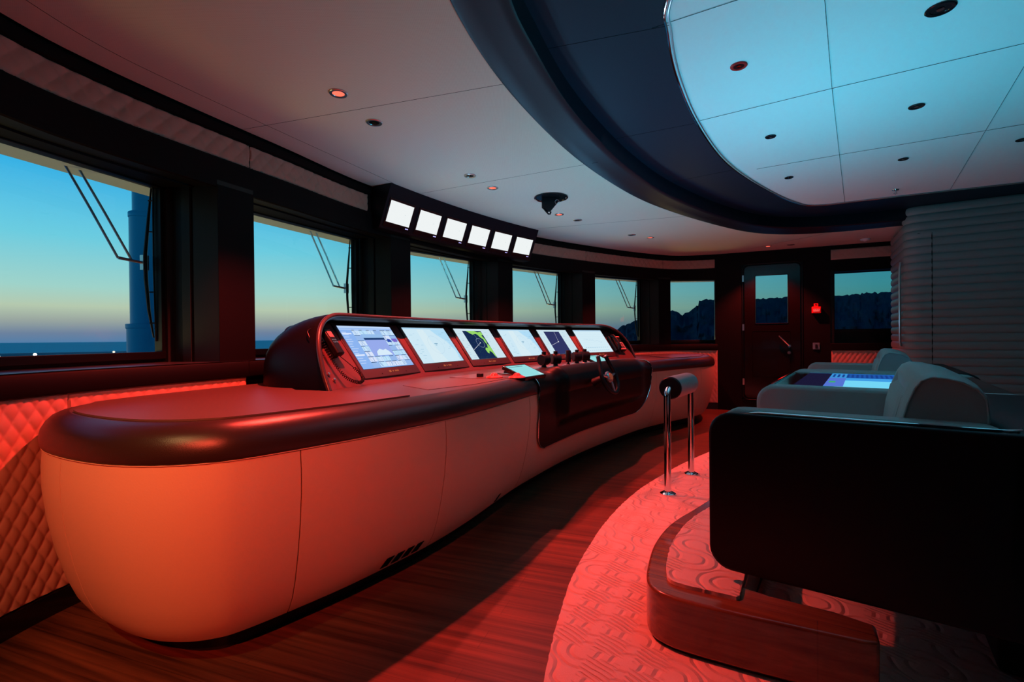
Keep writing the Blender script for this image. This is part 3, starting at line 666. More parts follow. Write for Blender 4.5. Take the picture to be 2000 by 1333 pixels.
def podpt(i, s_, u, extra=0.0):
    lo = zlow(s_); zt = lo + (LP - lo) * u
    (o_, z), (nx, nz, sg_) = prof_at(zt); ln = math.hypot(nx, nz)
    rise = .065 * sstep(.29, .36, s_) * (1 - sstep(SW - .42, SW - .08, s_)) * sstep(.36, .46, zt) * (1 - sstep(LP - .32, LP - .14, zt))
    d = .010 + rise + extra
    return Vector((CC[i].x + CN[i].x * (o_ + d * nx / ln), CC[i].y + CN[i].y * (o_ + d * nx / ln), z + d * nz / ln))
b = MB(); b.grid([[podpt(jL + k_, sLn[k_], u / 40) for u in range(41)] for k_ in range(len(sLn))]); 
hp2 = b.build('helm_pod', M_hood, con, smooth=60)
brd = [podpt(jL, 0, u / 30, .001) for u in range(30, -1, -1)] + [podpt(jL + k_, sLn[k_], 0, .001) for k_ in range(1, len(sLn))] + [podpt(jR, SW, u / 30, .001) for u in range(1, 31)]
b = MB(); b.tube(brd, .004, 8); b.build('chrome_outline', M_chrome, con)

# ------------------------------------------------------------------ monitor hood on the console
AH, AK, AP = 1.231, .142, (-.851, 2.784)
def arc(s_, h0=AH, k=AK, p=AP):
    th = h0 - k * s_
    if abs(k) < 1e-9: q = V2(*p) + V2(math.cos(h0), math.sin(h0)) * s_
    else: q = V2(p[0] + (math.sin(h0) - math.sin(th)) / k, p[1] + (math.cos(th) - math.cos(h0)) / k)
    d = V2(math.cos(th), math.sin(th)); return q, d, V2(-d.y, d.x)       # point, along, away from the viewer
def hp3(s_, n, z): q, d, nn = arc(s_); q = q + nn * n; return Vector((q.x, q.y, z))
S0, S1 = -.36, 4.03
hood = thing('monitor_hood', 'long curved black hood on the console sheltering six monitors', 'console hood', hp3(1.8, .2, ZT))
HH = .40
def fh(s_):
    e = min(s_ - S0, S1 - s_); r = .34 if s_ < 1.8 else .50
    if e >= r: return 1.0
    t = 1 - e / r; return max(0.0, 1 - t ** 2.6) ** (1 / 2.2)
ss = []
e = 0
for t in range(22): ss.append(S0 + .34 * (t / 22) ** 1.8)
ss += [S0 + .34 + (S1 - .5 - S0 - .34) * t / 40 for t in range(40)]
ss += [S1 - .50 * (1 - t / 22) ** 1.0 if t < 12 else S1 - .5 * ((22 - t) / 22) ** 1.25 for t in range(23)]
ss = sorted(ss)
slope = .164 / .395
def hrow(s_):
    f = fh(s_); z = ZT + HH * f; nr = -.055 + slope * HH * f; D = .02 + .53 * (f ** .8)
    inn_ = .020
    # from the inside under the lip, round the lip, over the top, down the back
    lip = [(nr + .30 * f, ZT + max(.0, HH * f - .055)), (nr + .10 * f, ZT + max(0, HH * f - .038)), (nr + .010, z - .026 * min(1, f * 6)), (nr - .004, z - .012 * min(1, f * 6)), (nr + .002, z - .002), (nr + .016, z + .003)]
    top = []
    for k_ in range(1, 11):
        a = math.pi / 2 * k_ / 10
        n = (nr + .016) + (nr * 0 + D - (nr + .016) - .0) * math.sin(a) if False else (nr + .016) + max(.02, (D - nr - .016)) * math.sin(a) ** 1.2
        zz = ZT + (z + .003 - ZT) * max(0, math.cos(a)) ** .55
        top.append((n, zz))
    return [hp3(s_, n, zz) for n, zz in lip + top]
# end sections lean outwards: the shell closes to the base at both ends
b = MB(); b.grid([hrow(s_) for s_ in ss]); hs = b.build('hood_shell', M_hood, hood, smooth=60)
rim = [hp3(s_, -.055 + slope * HH * fh(s_) + .004, ZT + HH * fh(s_) - .004) for s_ in ss]
b = MB(); b.tube(rim, .013, 10); b.build('hood_rim', mat('hood rim leather', (.05, .036, .036), .30), hood, smooth=60)
# instrument panel leaning back under the hood
psl = .193 / .254
b = MB(); rows = []
for s_ in ss:
    f = fh(s_); zt_ = max(.002, min(.35, HH * f - .04))
    rows.append([hp3(s_, -.052 + psl * zt_ * u / 6, ZT + zt_ * u / 6) for u in range(7)])
b.grid(rows); b.build('instrument_panel', M_panel, hood, smooth=60)

# ------------------------------------------------------------------ screen pictures
EM = {}
def em(c, s=1.0):
    k = (tuple(round(x, 3) for x in c), s)
    if k not in EM: EM[k] = emi('screen_colour', c, s)
    return EM[k]
L_ = lambda r, g, b_: lin(r, g, b_)[:3]
class Pic:
    def __init__(s, w, h, bgc): s.w = w; s.h = h; s.q = [([(0, 0), (1, 0), (1, 1), (0, 1)], bgc)]
    def r(s, x0, y0, x1, y1, c): s.q.append(([(x0, y0), (x1, y0), (x1, y1), (x0, y1)], c))
    def p(s, pts, c): s.q.append((pts, c))
    def ln(s, a, b_, w, c):
        d = Vector((b_[0] - a[0], (b_[1] - a[1]) * s.h / s.w)); nn = Vector((-d.y, d.x)).normalized() * w; ny = nn.y * s.w / s.h
        s.q.append(([(a[0] + nn.x, a[1] + ny), (b_[0] + nn.x, b_[1] + ny), (b_[0] - nn.x, b_[1] - ny), (a[0] - nn.x, a[1] - ny)], c))
    def ring(s, cx, cy, r, w, c, n=28):
        for k in range(n):
            a = 2 * math.pi * k / n; a2 = 2 * math.pi * (k + 1) / n; q = s.w / s.h
            s.ln((cx + r * math.cos(a), cy + r * q * math.sin(a)), (cx + r * math.cos(a2), cy + r * q * math.sin(a2)), w, c)
    def build(s, name, O, X, Y, Nn, par, gain=1.0):
        mats = []; b = MB()
        for k, (pts, c) in enumerate(s.q):
            mt = em(c, gain)
            if mt not in mats: mats.append(mt)
            off = 0 if k == 0 else .0003 + .000004 * k
            vs = [O + X * (x * s.w) + Y * (y * s.h) + Nn * off for x, y in pts]; b.add(vs, [tuple(range(len(vs)))], mats.index(mt))
        me = bpy.data.meshes.new(name); me.from_pydata(b.v, [], b.f)
        for m_ in mats: me.materials.append(m_)
        me.polygons.foreach_set('material_index', b.mi); me.update()
        o = bpy.data.objects.new(name, me); COL.objects.link(o); o.parent = par; o.matrix_parent_inverse = par.matrix_basis.inverted(); return o
WH = L_(205, 232, 245); rnd = random.Random(3)
def pic_cctv():
    p = Pic(.518, .320, L_(140, 180, 240))
    p.r(0, .95, 1, 1, L_(190, 215, 250)); p.r(0, .90, 1, .935, L_(170, 200, 245))
    for k in range(14): p.r(.015, .84 - k * .055, .015 + rnd.uniform(.06, .13), .855 - k * .055, L_(195, 215, 250))
    for y in (.80, .30): p.r(.01, y, .17, y + .03, L_(225, 235, 255))
    cells = [(c, r) for r in range(7) for c in range(6)]
    for c, r in cells:
        x0 = .20 + c * .133; y0 = .02 + r * .127
        if 1 <= c <= 3 and 2 <= r <= 4: continue
        base = L_(150, 185, 235) if (c + r * 2) % 5 == 0 else L_(205 + rnd.randint(-15, 15), 228, 250)
        p.r(x0, y0, x0 + .128, y0 + .108, base)
        if base != L_(150, 185, 235):
            for q in range(3):
                a = (x0 + rnd.uniform(.01, .11), y0 + .01); p.ln(a, (a[0] + rnd.uniform(-.03, .03) if x0 + .02 < a[0] < x0 + .1 else a[0], y0 + .1), rnd.uniform(.001, .004), L_(120, 160, 215))
        p.r(x0, y0 + .108, x0 + .05 + rnd.random() * .07, y0 + .120, L_(30, 60, 100))
    p.r(.333, .275, .73, .71, L_(150, 170, 235)); p.r(.333, .66, .73, .71, L_(30, 60, 110)); p.r(.333, .71, .73, .80, L_(150, 190, 235))
    p.p([(.40, .285), (.70, .285), (.66, .38), (.62, .43), (.56, .41), (.50, .44), (.45, .40), (.42, .37)], L_(215, 235, 250))
    p.p([(.75, .60), (.85, .60), (.83, .67), (.78, .69)], L_(40, 70, 170)); p.p([(.88, .60), (.97, .60), (.97, .69), (.86, .69)], L_(120, 100, 200))
    return p
def pic_chart(seed, extra=True):
    r = random.Random(seed); p = Pic(.518, .320, WH)
    p.r(0, .96, 1, 1, L_(175, 215, 240))
    p.p([(.62, .95), (1, .95), (1, 0), (.93, 0), (.95, .3), (.86, .6), (.70, .8)], L_(175, 220, 246))
    p.p([(.25, 0), (.6, 0), (.5, .4), (.45, .95), (.3, .95), (.28, .4)], L_(215, 236, 244))
    for k in range(26):
        x = r.choice([r.uniform(.03, .2), r.uniform(.75, .95)]); y = r.uniform(.05, .9); w = r.uniform(.02, .08); p.r(x, y, min(.98, x + w), y + .008, L_(150, 195, 220))
    p.ring(.55, .5, .16, .0012, L_(165, 200, 225)); p.r(.52, .52, .6, .54, L_(110, 160, 190)); p.r(.53, .48, .57, .50, L_(110, 160, 190))
    return p
def pic_radar(land):
    r = random.Random(5); p = Pic(.518, .320, L_(205, 228, 238)); NV = L_(22, 40, 78) if land else L_(48, 52, 98)
    p.r(.20, .0, .72, .93, NV)
    for k in range(16):
        x = r.choice([r.uniform(.02, .12), r.uniform(.75, .9)]); p.r(x, .05 + k * .055, x + r.uniform(.03, .09), .06 + k * .055, L_(160, 195, 225))
    if land:
        GR = L_(150, 215, 100)
        p.p([(.30, .93), (.52, .93), (.60, .88), (.70, .90), (.72, .80), (.64, .76), (.58, .78), (.52, .83), (.42, .80), (.36, .86)], GR)
        p.p([(.56, .78), (.66, .76), (.70, .64), (.69, .52), (.66, .46), (.64, .56), (.645, .64), (.60, .70)], GR)
        p.p([(.66, .46), (.69, .48), (.715, .38), (.718, .06), (.70, .02), (.665, .20), (.62, .25), (.57, .16), (.54, .19), (.53, .30), (.57, .36), (.62, .34)], GR)
        for k in range(170):
            x = r.uniform(.21, .60); y = r.uniform(.02, .9); q = r.uniform(.002, .005); p.r(x, y, x + q, y + q * 1.6, r.choice([L_(50, 130, 90), L_(40, 90, 90), L_(90, 170, 90)]))
        p.ring(.50, .52, .095, .0016, L_(190, 210, 240)); p.ln((.50, .52), (.21, .30), .0022, L_(235, 240, 250)); p.ln((.50, .52), (.44, .92), .0014, L_(150, 170, 210)); p.r(.49, .505, .51, .535, L_(250, 250, 250))
    else:
        p.ln((.50, .50), (.21, .36), .0025, L_(225, 225, 240)); p.ln((.50, .50), (.55, .92), .0022, L_(225, 225, 240)); p.r(.485, .485, .515, .52, L_(250, 250, 250))
    return p
def pic_trend():
    r = random.Random(9); p = Pic(.518, .320, L_(212, 236, 246)); p.r(0, .95, 1, 1, L_(180, 215, 240)); x = .2; y = .6
    while x < .8:
        x2 = x + .03; y2 = y + r.uniform(-.05, .05); p.ln((x, y), (x2, y2), .0016, L_(140, 185, 215)); x, y = x2, y2
    for k in range(11): p.r(.1 + k * .075, .2, .14 + k * .075, .225, L_(165, 205, 228)); p.r(.1 + k * .075, .08, .14 + k * .075, .10, L_(165, 205, 228))
    for k in range(6): p.ln((.1, .35 + k * .09), (.9, .35 + k * .09), .0006, L_(190, 220, 235))
    return p
pics = [pic_cctv(), pic_chart(1), pic_radar(True), pic_chart(4), pic_radar(False), pic_trend()]
labs = ['console monitor showing a mosaic of camera views, beside the radio handset', 'console monitor with a pale chart, second from the radio handset', 'console monitor with green radar land on dark blue', 'console monitor with a pale chart, between the two radar screens', 'console monitor with a plain dark blue radar picture and two white lines', 'console monitor with a faint line graph, beside the desk phone']
PIT_, WS, ZB_, HZ, HD = .632, .518, .907, .254, .193
HZ2 = Vector((0, 0, 1))
x_, y_ = AP
for i in range(6):
    a = AH - AK * PIT_ * i - AK * WS / 2
    X = Vector((math.cos(a), math.sin(a), 0)); n = Vector((-math.sin(a), math.cos(a), 0)); Yv = (n * HD + HZ2 * HZ); hgt = Yv.length; Yv.normalize(); Nn = X.cross(Yv)
    O = Vector((x_, y_, ZB_))
    mon = thing('bridge_monitor', labs[i], 'monitor', O + X * WS / 2 - Yv * .06, 'six monitors under the console hood')
    b = MB(); cc = O + X * WS / 2 + Yv * (hgt / 2 - .018) - Nn * .026
    b.box(cc, X, Yv, Nn, WS / 2 + .030, hgt / 2 + .045, .024); b.build('housing', M_bezel, mon, bevel=.004)
    pics[i].build('screen', O + Nn * .0004, X, Yv, Nn, mon, 1.0)
    b = MB()
    q0 = O + X * (WS / 2 - .03) - Yv * .030
    b.box(q0, X, Yv, Nn, .010, .007, .0012)
    for k_ in range(4): b.box(q0 + X * (.03 + k_ * .014 + (.01 if k_ else 0)), X, Yv, Nn, .004, .005, .0012)
    b.build('indicator_row', emi('dim indicator', (.55, .12, .05), .8), mon)
    for k_ in (-.12, .13): b = MB(); b.lathe([(0, .001), (.004, .001)], O + X * (WS / 2 + k_) - Yv * .042, Nn, 10); b.build('button', M_seam, mon)
    am = AH - AK * PIT_ * (i + .5); x_ += math.cos(am) * PIT_; y_ += math.sin(am) * PIT_

    if i in (1, 3, 5):      # added spots, beyond what the screens emit, to brighten the ceiling
        l_ = bpy.data.lights.new('screen fill', 'SPOT'); l_.energy = P_SCREEN_FILL; l_.color = (.14, .55, .95); l_.spot_size = math.radians(150); l_.spot_blend = 1.0; l_.shadow_soft_size = .02
        o = bpy.data.objects.new('screen_fill', l_); COL.objects.link(o); o.location = O + X * WS / 2 + Yv * .10 + Nn * .06
        o.rotation_euler = (Nn + ZZ * .75).to_track_quat('-Z', 'Y').to_euler(); o.parent = mon; o.matrix_parent_inverse = mon.matrix_basis.inverted()

# chrome fixings on the panel ends
def onpanel(s_, v, lift=0.0):
    q, d, nn = arc(s_); z = ZT + v; n = -.052 + psl * v; nv = Vector((-nn.x * .8, -nn.y * .8, .6)); nv = Vector((-nn.x, -nn.y, psl)).normalized()
    p = q + nn * n; return Vector((p.x, p.y, z)) + nv * lift, nv, Vector((d.x, d.y, 0))
PUP = lambda s_: (lambda nn: Vector((nn.x * psl, nn.y * psl, 1)).normalized())(arc(s_)[2])
# VHF handset with coiled cord at the near end of the hood
hs_s = -.175
p0, nv, dv = onpanel(hs_s + .0, .20, .0); pu = PUP(hs_s)
rad = thing('radio_handset', 'black radio handset with a coiled cord on the near end of the hood', 'radio handset', p0)
b = MB(); b.box(p0 + nv * .012 - pu * .01, dv, pu, nv, .025, .05, .012); b.build('cradle', M_black, rad, bevel=.004)
b = MB(); b.box(p0 + nv * .045 + pu * .015, dv, pu, nv, .029, .085, .018); b.build('body', M_black, rad, bevel=.009)
b = MB(); b.box(p0 + nv * .0645 + pu * .058, dv, pu, nv, .018, .020, .001); b.build('display', mat('grey display', (.25, .2, .2), .3), rad)
b = MB()
for k_ in range(6): b.box(p0 + nv * .0645 + pu * (.02 - (k_ // 3) * .016) + dv * ((k_ % 3) - 1) * .013, dv, pu, nv, .004, .004, .0015)
b.build('button', M_steel, rad)
A_ = p0 + nv * .04 - pu * .075; cur = []
ctl = [A_, A_ - pu * .06 + dv * .04, A_ - pu * .125 + dv * .075, A_ - pu * .165 + dv * .06, A_ - pu * .175 + dv * .01, A_ - pu * .14 - dv * .055, A_ - pu * .06 - dv * .075, A_ + pu * .04 - dv * .075, A_ + pu * .14 - dv * .065, A_ + pu * .185 - dv * .085, A_ + pu * .17 - dv * .125, A_ + pu * .13 - dv * .14]
# keep the cord just in front of the panel
pth = cr([(v.x, v.y, v.z) for v in ctl], 40)
cur = []
for k_, p in enumerate(pth):
    t = k_ / (len(pth) - 1)
    if .12 < t < .75:
        tg = (pth[min(k_ + 1, len(pth) - 1)] - pth[max(k_ - 1, 0)]).normalized(); s1 = tg.cross(nv).normalized(); s2 = tg.cross(s1); ph = k_ * 1.1
        cur.append(p + s1 * (.0085 * math.cos(ph)) + s2 * (.0085 * math.sin(ph)))
    else: cur.append(p)
b = MB(); b.tube(cur, .0022, 5); b.build('coiled_cord', M_black, rad)
for s_, v in ((-.325, .175), (-.30, .075), (-.285, .045), (3.86, .07)):
    b = MB(); p, nv2, _ = onpanel(s_, v); b.lathe([(.008, 0), (.008, .012), (0, .014)], p, nv2, 12); b.build('socket', M_steel, hood)
# desk phone at the far end
ps_, nv, dv = onpanel(3.80, .155, 0); pu = PUP(3.8)
ph = thing('desk_phone', 'black desk phone with curved handset on the far end of the hood', 'phone', ps_)
b = MB(); b.box(ps_ + nv * .025, dv, pu, nv, .095, .105, .020); b.build('base', M_black, ph, bevel=.006)
b = MB(); b.box(ps_ + nv * .0465 + dv * .035 - pu * .045, dv, pu, nv, .055, .052, .002); b.build('keypad', mat('phone keypad', (.45, .30, .30), .4), ph)
b = MB()
for r_ in range(4):
    for c_ in range(5): b.box(ps_ + nv * .050 + dv * (.0 + c_ * .017) - pu * (.015 + r_ * .019), dv, pu, nv, .005, .005, .002)
b.build('keys', M_black, ph)
b = MB(); b.box(ps_ + nv * .0475 + dv * .035 + pu * .04, dv, pu, nv, .05, .026, .0015); b.build('display', M_blackgloss, ph)
b = MB(); b.box(ps_ + nv * .048 + dv * .035 + pu * .088, dv, pu, nv, .055, .006, .006); b.build('top_bar', mat('phone bar', (.7, .3, .25), .4), ph)
b = MB(); b.lathe([(.009, 0), (.009, .005), (0, .006)], ps_ + nv * .049 + dv * .04 - pu * .004, nv, 12); b.build('navigation_key', M_whiteb, ph)
hx = ps_ - dv * .055
b = MB(); b.tube([hx + nv * .05 + pu * .10, hx + nv * .075 + pu * .085, hx + nv * .09 + pu * .03, hx + nv * .09 - pu * .03, hx + nv * .075 - pu * .085, hx + nv * .05 - pu * .10], [.020, .022, .015, .015, .022, .020], 12); b.build('handset', M_black, ph, smooth=60)
b = MB(); b.tube([tuple(v) for v in cr([tuple(v) for v in (hx + nv * .05 - pu * .10, hx + nv * .05 - pu * .15, hx + nv * .04 - pu * .175 + dv * .03, hx + nv * .04 - pu * .165 + dv * .075, hx + nv * .03 - pu * .12 + dv * .06)], 8)], .003, 6); b.build('cord', M_black, ph)

# ------------------------------------------------------------------ controls on the console top
def pl(x, y): return V2(x, y)
def conT(x, y):   # tangent and outward normal of the console near a point
    i = min(range(len(CC)), key=lambda i: (CC[i] - V2(x, y)).length); t = V2(-CN[i].y, CN[i].x); return Vector((t.x, t.y, 0)), Vector((CN[i].x, CN[i].y, 0))
ctrl = [V2(-.41, 3.18), V2(-.26, 3.06), V2(.06, 3.12), V2(.25, 3.75), V2(.95, 4.93), V2(1.22, 5.10), V2(1.30, 5.35), V2(.95, 5.25), V2(.3, 4.45), V2(-.02, 3.85)]
slab('control_plate', ctrl, ZT - .0004, ZT + .0035, mat('control plate', (.14, .10, .10), .3), con)
levs = [(.262, 4.02, 'barrel'), (.372, 4.17, 'disc'), (.505, 4.38, 'stick'), (.612, 4.60, 'disc'), (.715, 4.78, 'disc')]
ll = ['ribbed barrel thruster control knob, first in the row beside the tablet', 'round drum control lever, second in the row from the near tablet', 'upright cylindrical joystick in the middle of the control row', 'round drum control lever just beyond the upright joystick', 'round drum control lever next to the far tablet']
for (x, y, kd), lb in zip(levs, ll):
    T, O_ = conT(x, y); base = Vector((x, y, ZT + .0036))
    th = thing('control_lever', lb, 'lever', base, 'row of control levers on the console')
    b = MB(); b.lathe([(0, .008), (.035, .008), (.052, .004), (.054, 0)], base, (0, 0, 1), 24); b.build('mounting_plate', M_steel, th)
    if kd == 'stick':
        b = MB(); b.lathe([(.02, .006), (.010, .02), (.007, .035)], base, (0, 0, 1), 16); b.build('neck', M_black, th)
        b = MB(); b.lathe([(0, .03), (.023, .03), (.0245, .034), (.0245, .13), (.022, .135), (0, .136)], base, (0, 0, 1), 24); b.build('grip', M_black, th)
    else:
        b = MB(); b.lathe([(.022, .006), (.018, .03)], base, (0, 0, 1), 16); b.build('neck', M_black, th)
        ax = (T * .8 + O_ * .6) if kd == 'disc' else (T * .97 + O_ * .1)
        w = .04; cz = base + Vector((0, 0, .068)); R1 = .045
        b = MB(); b.lathe([(0, -w), (R1 - .004, -w), (R1, -w + .004), (R1, -w * .3), (R1 - .003, -w * .25), (R1, -w * .2), (R1, w - .004), (R1 - .004, w), (0, w)], cz, ax, 28); b.build('drum', M_black, th)
        b = MB(); b.lathe([(0, 0), (.018, 0), (.018, .03), (0, .032)], cz + Vector((0, 0, .036)), (0, 0, 1), 16); b.build('cap', M_black, th)
for (x, y), lb in zip([(-.115, 3.105), (.03, 3.085), (1.10, 4.84)], ['red lit trackball dome left of the near tablet', 'red lit trackball dome touching the corner of the near tablet', 'red lit trackball dome beyond the steering wheel']):
    th = thing('trackball', lb, 'trackball', (x, y, ZT + .0036), 'trackball domes on the console')
    b = MB(); b.lathe([(.055, 0), (.052, .006), (.03, .014), (.026, .014)], (x, y, ZT + .0036), (0, 0, 1), 28); b.build('ring', M_track, th)
    b = MB(); b.lathe([(.026, .012), (.022, .022), (.012, .029), (0, .031)], (x, y, ZT + .0036), (0, 0, 1), 24); b.build('ball', M_track, th)
def tablet(c, wid, hei, tilt, yaw, lab):
    c = Vector(c); X = Vector((math.cos(yaw), math.sin(yaw), 0)); bk = Vector((-X.y, X.x, 0)); Yv = (bk * math.cos(tilt) + ZZ * math.sin(tilt)); Nn = X.cross(Yv)
    th = thing('touch_panel', lab, 'touch screen', c - ZZ * .05, 'small tilted touch panels on the console')
    b = MB(); b.box(c - Nn * .012, X, Yv, Nn, wid / 2 + .012, hei / 2 + .012, .012); b.build('housing', M_blackgloss, th, bevel=.003)
    p = Pic(wid, hei, L_(150, 222, 225)); p.r(.05, .86, .75, .90, L_(70, 120, 130)); p.r(.85, .05, .95, .2, L_(200, 235, 240))
    for k_ in range(5): p.r(.1, .15 + k_ * .13, .1 + rnd.uniform(.2, .6), .16 + k_ * .13, L_(140, 210, 212))
    p.build('screen', c - X * wid / 2 - Yv * hei / 2 + Nn * .0005, X, Yv, Nn, th)
    b = MB(); b.box(Vector((c.x, c.y, (c.z + ZT) / 2 - .008)), X, bk, ZZ, wid * .2, .02, max(.01, (c.z - ZT) / 2 - .008)); b.build('stand', M_black, th)
def from_px(px, py, z):
    d = fw + rt * ((px - 1000) / F) + up * ((666.5 - py) / F); t = (z - H) / d.z; return d * t + Vector((0, 0, H))
# near tablet: the lower edge faces the helmsman
tablet((.085, 3.245, .862), .255, .165, math.radians(22), 1.02, 'tilted touch panel with a pale green screen at the near end of the lever row')
tablet((.855, 4.86, .862), .255, .165, math.radians(22), .86, 'tilted touch panel behind the steering wheel')
for (x, y, w_) , lb in zip([(-.21, 3.16, .016), (-.02, 3.42, .05)], ['tiny black selector switch left of the trackballs', 'low black keypad box behind the near touch panel']):
    T, O_ = conT(x, y); b = MB(); b.box((x, y, ZT + .0036 + .011), T, O_, ZZ, w_, .018, .011); o = b.build('selector_switch' if w_ < .03 else 'keypad_box', M_black, bevel=.003, label=lb, cat='switch' if w_ < .03 else 'keypad')

# steering wheel: open-topped rim with two horns, chrome hub
wc = Vector((.745, 3.735, .772)); ot = Vector((.82, -.57, 0)).normalized(); side = Vector((.57, .82, 0)).normalized()
wn = (ot * .93 + ZZ * .36).normalized(); wy = (ZZ - wn * wn.z).normalized(); wx = wy.cross(wn).normalized()
wh = thing('steering_wheel', 'small black steering wheel open at the top with two horns and a chrome hub', 'steering wheel', wc)
def wp(a, r=.128): return wc + wx * (r * math.sin(a)) - wy * (r * math.cos(a))
pts = [wc - wx * .070 + wy * .165, wc - wx * .088 + wy * .11] + [wp(a) for a in [math.radians(q) for q in range(-120, 121, 10)]] + [wc + wx * .088 + wy * .11, wc + wx * .070 + wy * .165]
b = MB(); b.tube(pts, .0155, 12); b.build('rim', M_black, wh, smooth=60)
for s_, q in ((-1, pts[0]), (1, pts[-1])):
    b = MB(); d_ = (pts[0] - pts[1]).normalized() if s_ < 0 else (pts[-1] - pts[-2]).normalized(); b.lathe([(.0155, 0), (.0165, .002), (.0165, .008), (.012, .012), (0, .013)], q, d_, 16); b.build('horn_cap', M_steel, wh)
b = MB(); b.lathe([(.045, -.012), (.047, 0), (.038, .012), (.03, .015), (0, .016)], wc, wn, 28); b.build('hub', M_steel, wh)
b = MB(); b.lathe([(.028, .015), (.026, .019), (0, .020)], wc, wn, 28); b.build('hub_emblem', mat('amber hub badge', (.5, .12, .04), .3, emit=(.5, .1, .03), estr=.25), wh)
for a in (0, 100, -100):
    b = MB(); p1 = wp(math.radians(a), .04); p2 = wp(math.radians(a), .12); b.tube([p1, p2], [.014, .009], 8); b.build('spoke', M_steel, wh)
b = MB(); b.tube([wc - wn * .01, wc - wn * .05, wc - wn * .13 - ZZ * .01], [.03, .034, .045], 16); b.build('steering_column', M_black, wh)

# ------------------------------------------------------------------ overhead screen box
OA, OKp, OPt = 1.074, .126, (-.983, 3.823)
oa = lambda s_: arc(s_, OA, OKp, OPt)
box = thing('overhead_screen_box', 'black angled housing under the ceiling holding six white screens', 'screen housing', (-.3, 5.0, 2.28))
def ob(s_, n, z): q, d, nn = oa(s_); q = q + nn * n; return Vector((q.x, q.y, z))
SB0, SB1 = -.045, 5 * .3516 + .267 + .05
sr = [SB0 + (SB1 - SB0) * k_ / 30 for k_ in range(31)]
tl_ = -.064 / .1575
prof = [(.006 - tl_ * .055 * 0 + tl_ * -.052, 1.955), (.006 + tl_ * .273, 2.279), (.40, 2.279), (.40, 2.02), (.26, 1.945), (.05, 1.945)]
b = MB(); rows = [[ob(s_, n, z) for n, z in prof] for s_ in sr]; b.grid(rows, cv=True)
nn_ = len(prof); b.f += [tuple(range(nn_))[::-1], tuple((len(sr) - 1) * nn_ + k_ for k_ in range(nn_))]; b.mi += [0, 0]
b.build('housing', mat('black overhead housing', (.004, .005, .009), .4, spec=.3), box, smooth=30)
x_, y_ = OPt
ol = ['leftmost white overhead screen in the black ceiling housing', 'second white overhead screen from the left', 'third white overhead screen from the left', 'fourth white overhead screen from the left', 'fifth white overhead screen, second from the right end', 'rightmost white overhead screen in the black ceiling housing']
for i in range(6):
    a = OA - OKp * .3516 * i - OKp * .267 / 2; X = Vector((math.cos(a), math.sin(a), 0)); n = Vector((-math.sin(a), math.cos(a), 0)); Yv = (n * -.064 + ZZ * .1575); h_ = Yv.length; Yv.normalize(); Nn = X.cross(Yv)
    O = Vector((x_, y_, 2.007)) 
    th = thing('overhead_screen', ol[i], 'screen', O, 'six white screens under the ceiling')
    b = MB(); b.box(O + X * .1335 + Yv * (h_ / 2 - .01) - Nn * .004, X, Yv, Nn, .1335 + .016, h_ / 2 + .028, .004); b.build('bezel', M_blackgloss, th, bevel=.002)
    p = Pic(.267, h_, (.86, .9, .9)); p.r(.70, .5, .74, .515, (.5, .6, .65)); p.build('screen', O + Nn * .001, X, Yv, Nn, th, 1.0)
    b = MB()
    for k_ in range(3): b.lathe([(.0045, .0), (0, .001)], O + X * (.235 + k_ * .013) - Yv * .018 + Nn * .001, Nn, 8)
    b.build('indicator_lights', emi('violet indicator', (.45, .42, 1.0), 2.0), th)
    am = OA - OKp * .3516 * (i + .5); x_ += math.cos(am) * .3516; y_ += math.sin(am) * .3516

# ------------------------------------------------------------------ ceiling fittings
def lamp_light(par, x, y, z, power, col=RED, size=100, blend=.5, r=.02, aim=None):
    l_ = bpy.data.lights.new('downlight', 'SPOT'); l_.energy = power; l_.color = col; l_.spot_size = math.radians(size); l_.spot_blend = blend; l_.shadow_soft_size = r
    o = bpy.data.objects.new('lamp', l_); COL.objects.link(o); o.location = (x, y, z); o.parent = par; o.matrix_parent_inverse = par.matrix_basis.inverted()
    if aim is not None:
        o.parent = None; q = (Vector(aim) - Vector((x, y, z))).to_track_quat('-Z', 'Y'); o.rotation_euler = q.to_euler(); o.parent = par; o.matrix_parent_inverse = par.matrix_basis.inverted()
    return o
def downlight(x, y, z, lab, lit, grp, r=.045, power=P_RED, ringm=None, col=RED, lens=None, **kw):
    th = thing('ceiling_downlight', lab, 'ceiling light', (x, y, z), grp)
    b = MB(); b.lathe([(r, .0), (r, -.003), (r * .92, -.006), (r * .66, -.005), (r * .60, .0)], (x, y, z), (0, 0, 1), 28); b.build('ring', ringm or M_steel, th)
    if lit:
        b = MB(); b.lathe([(r * .63, -.0025), (r * .4, -.0030), (0, -.0032)], (x, y, z), (0, 0, 1), 24); b.build('lens', lens or M_lens, th)
        lamp_light(th, x, y, z - .02, power, col, **kw)
    else:
        b = MB(); b.lathe([(r * .72, -.0025), (r * .4, -.0022), (0, -.002)], (x, y, z), (0, 0, 1), 24); b.build('lens', M_blackgloss, th)
        b = MB(); b.lathe([(r * .26, -.0045), (0, -.005)], (x, y, z), (0, 0, 1), 12); b.build('bulb', M_chrome, th)
    return th
g1 = 'glowing red downlights in the lower ceiling'; g2 = 'unlit dark downlights in the lower ceiling'; g3 = 'small unlit downlights in the raised ceiling'
LIT = [(-.833, 2.374, 1.3, 'largest glowing red downlight, on the near left ceiling'), (-.144, 3.887, .8, 'glowing red downlight between the overhead screens and the raised ceiling'), (.471, 4.746, .8, 'glowing red downlight just right of the ceiling bracket'),
       (1.683, 5.886, .8, 'glowing red downlight above the far end of the console'), (3.446, 6.532, .8, 'glowing red downlight in front of the door')]
for x, y, k_, lb in LIT: downlight(x, y, ZC, lb, True, g1, power=P_RED * k_)
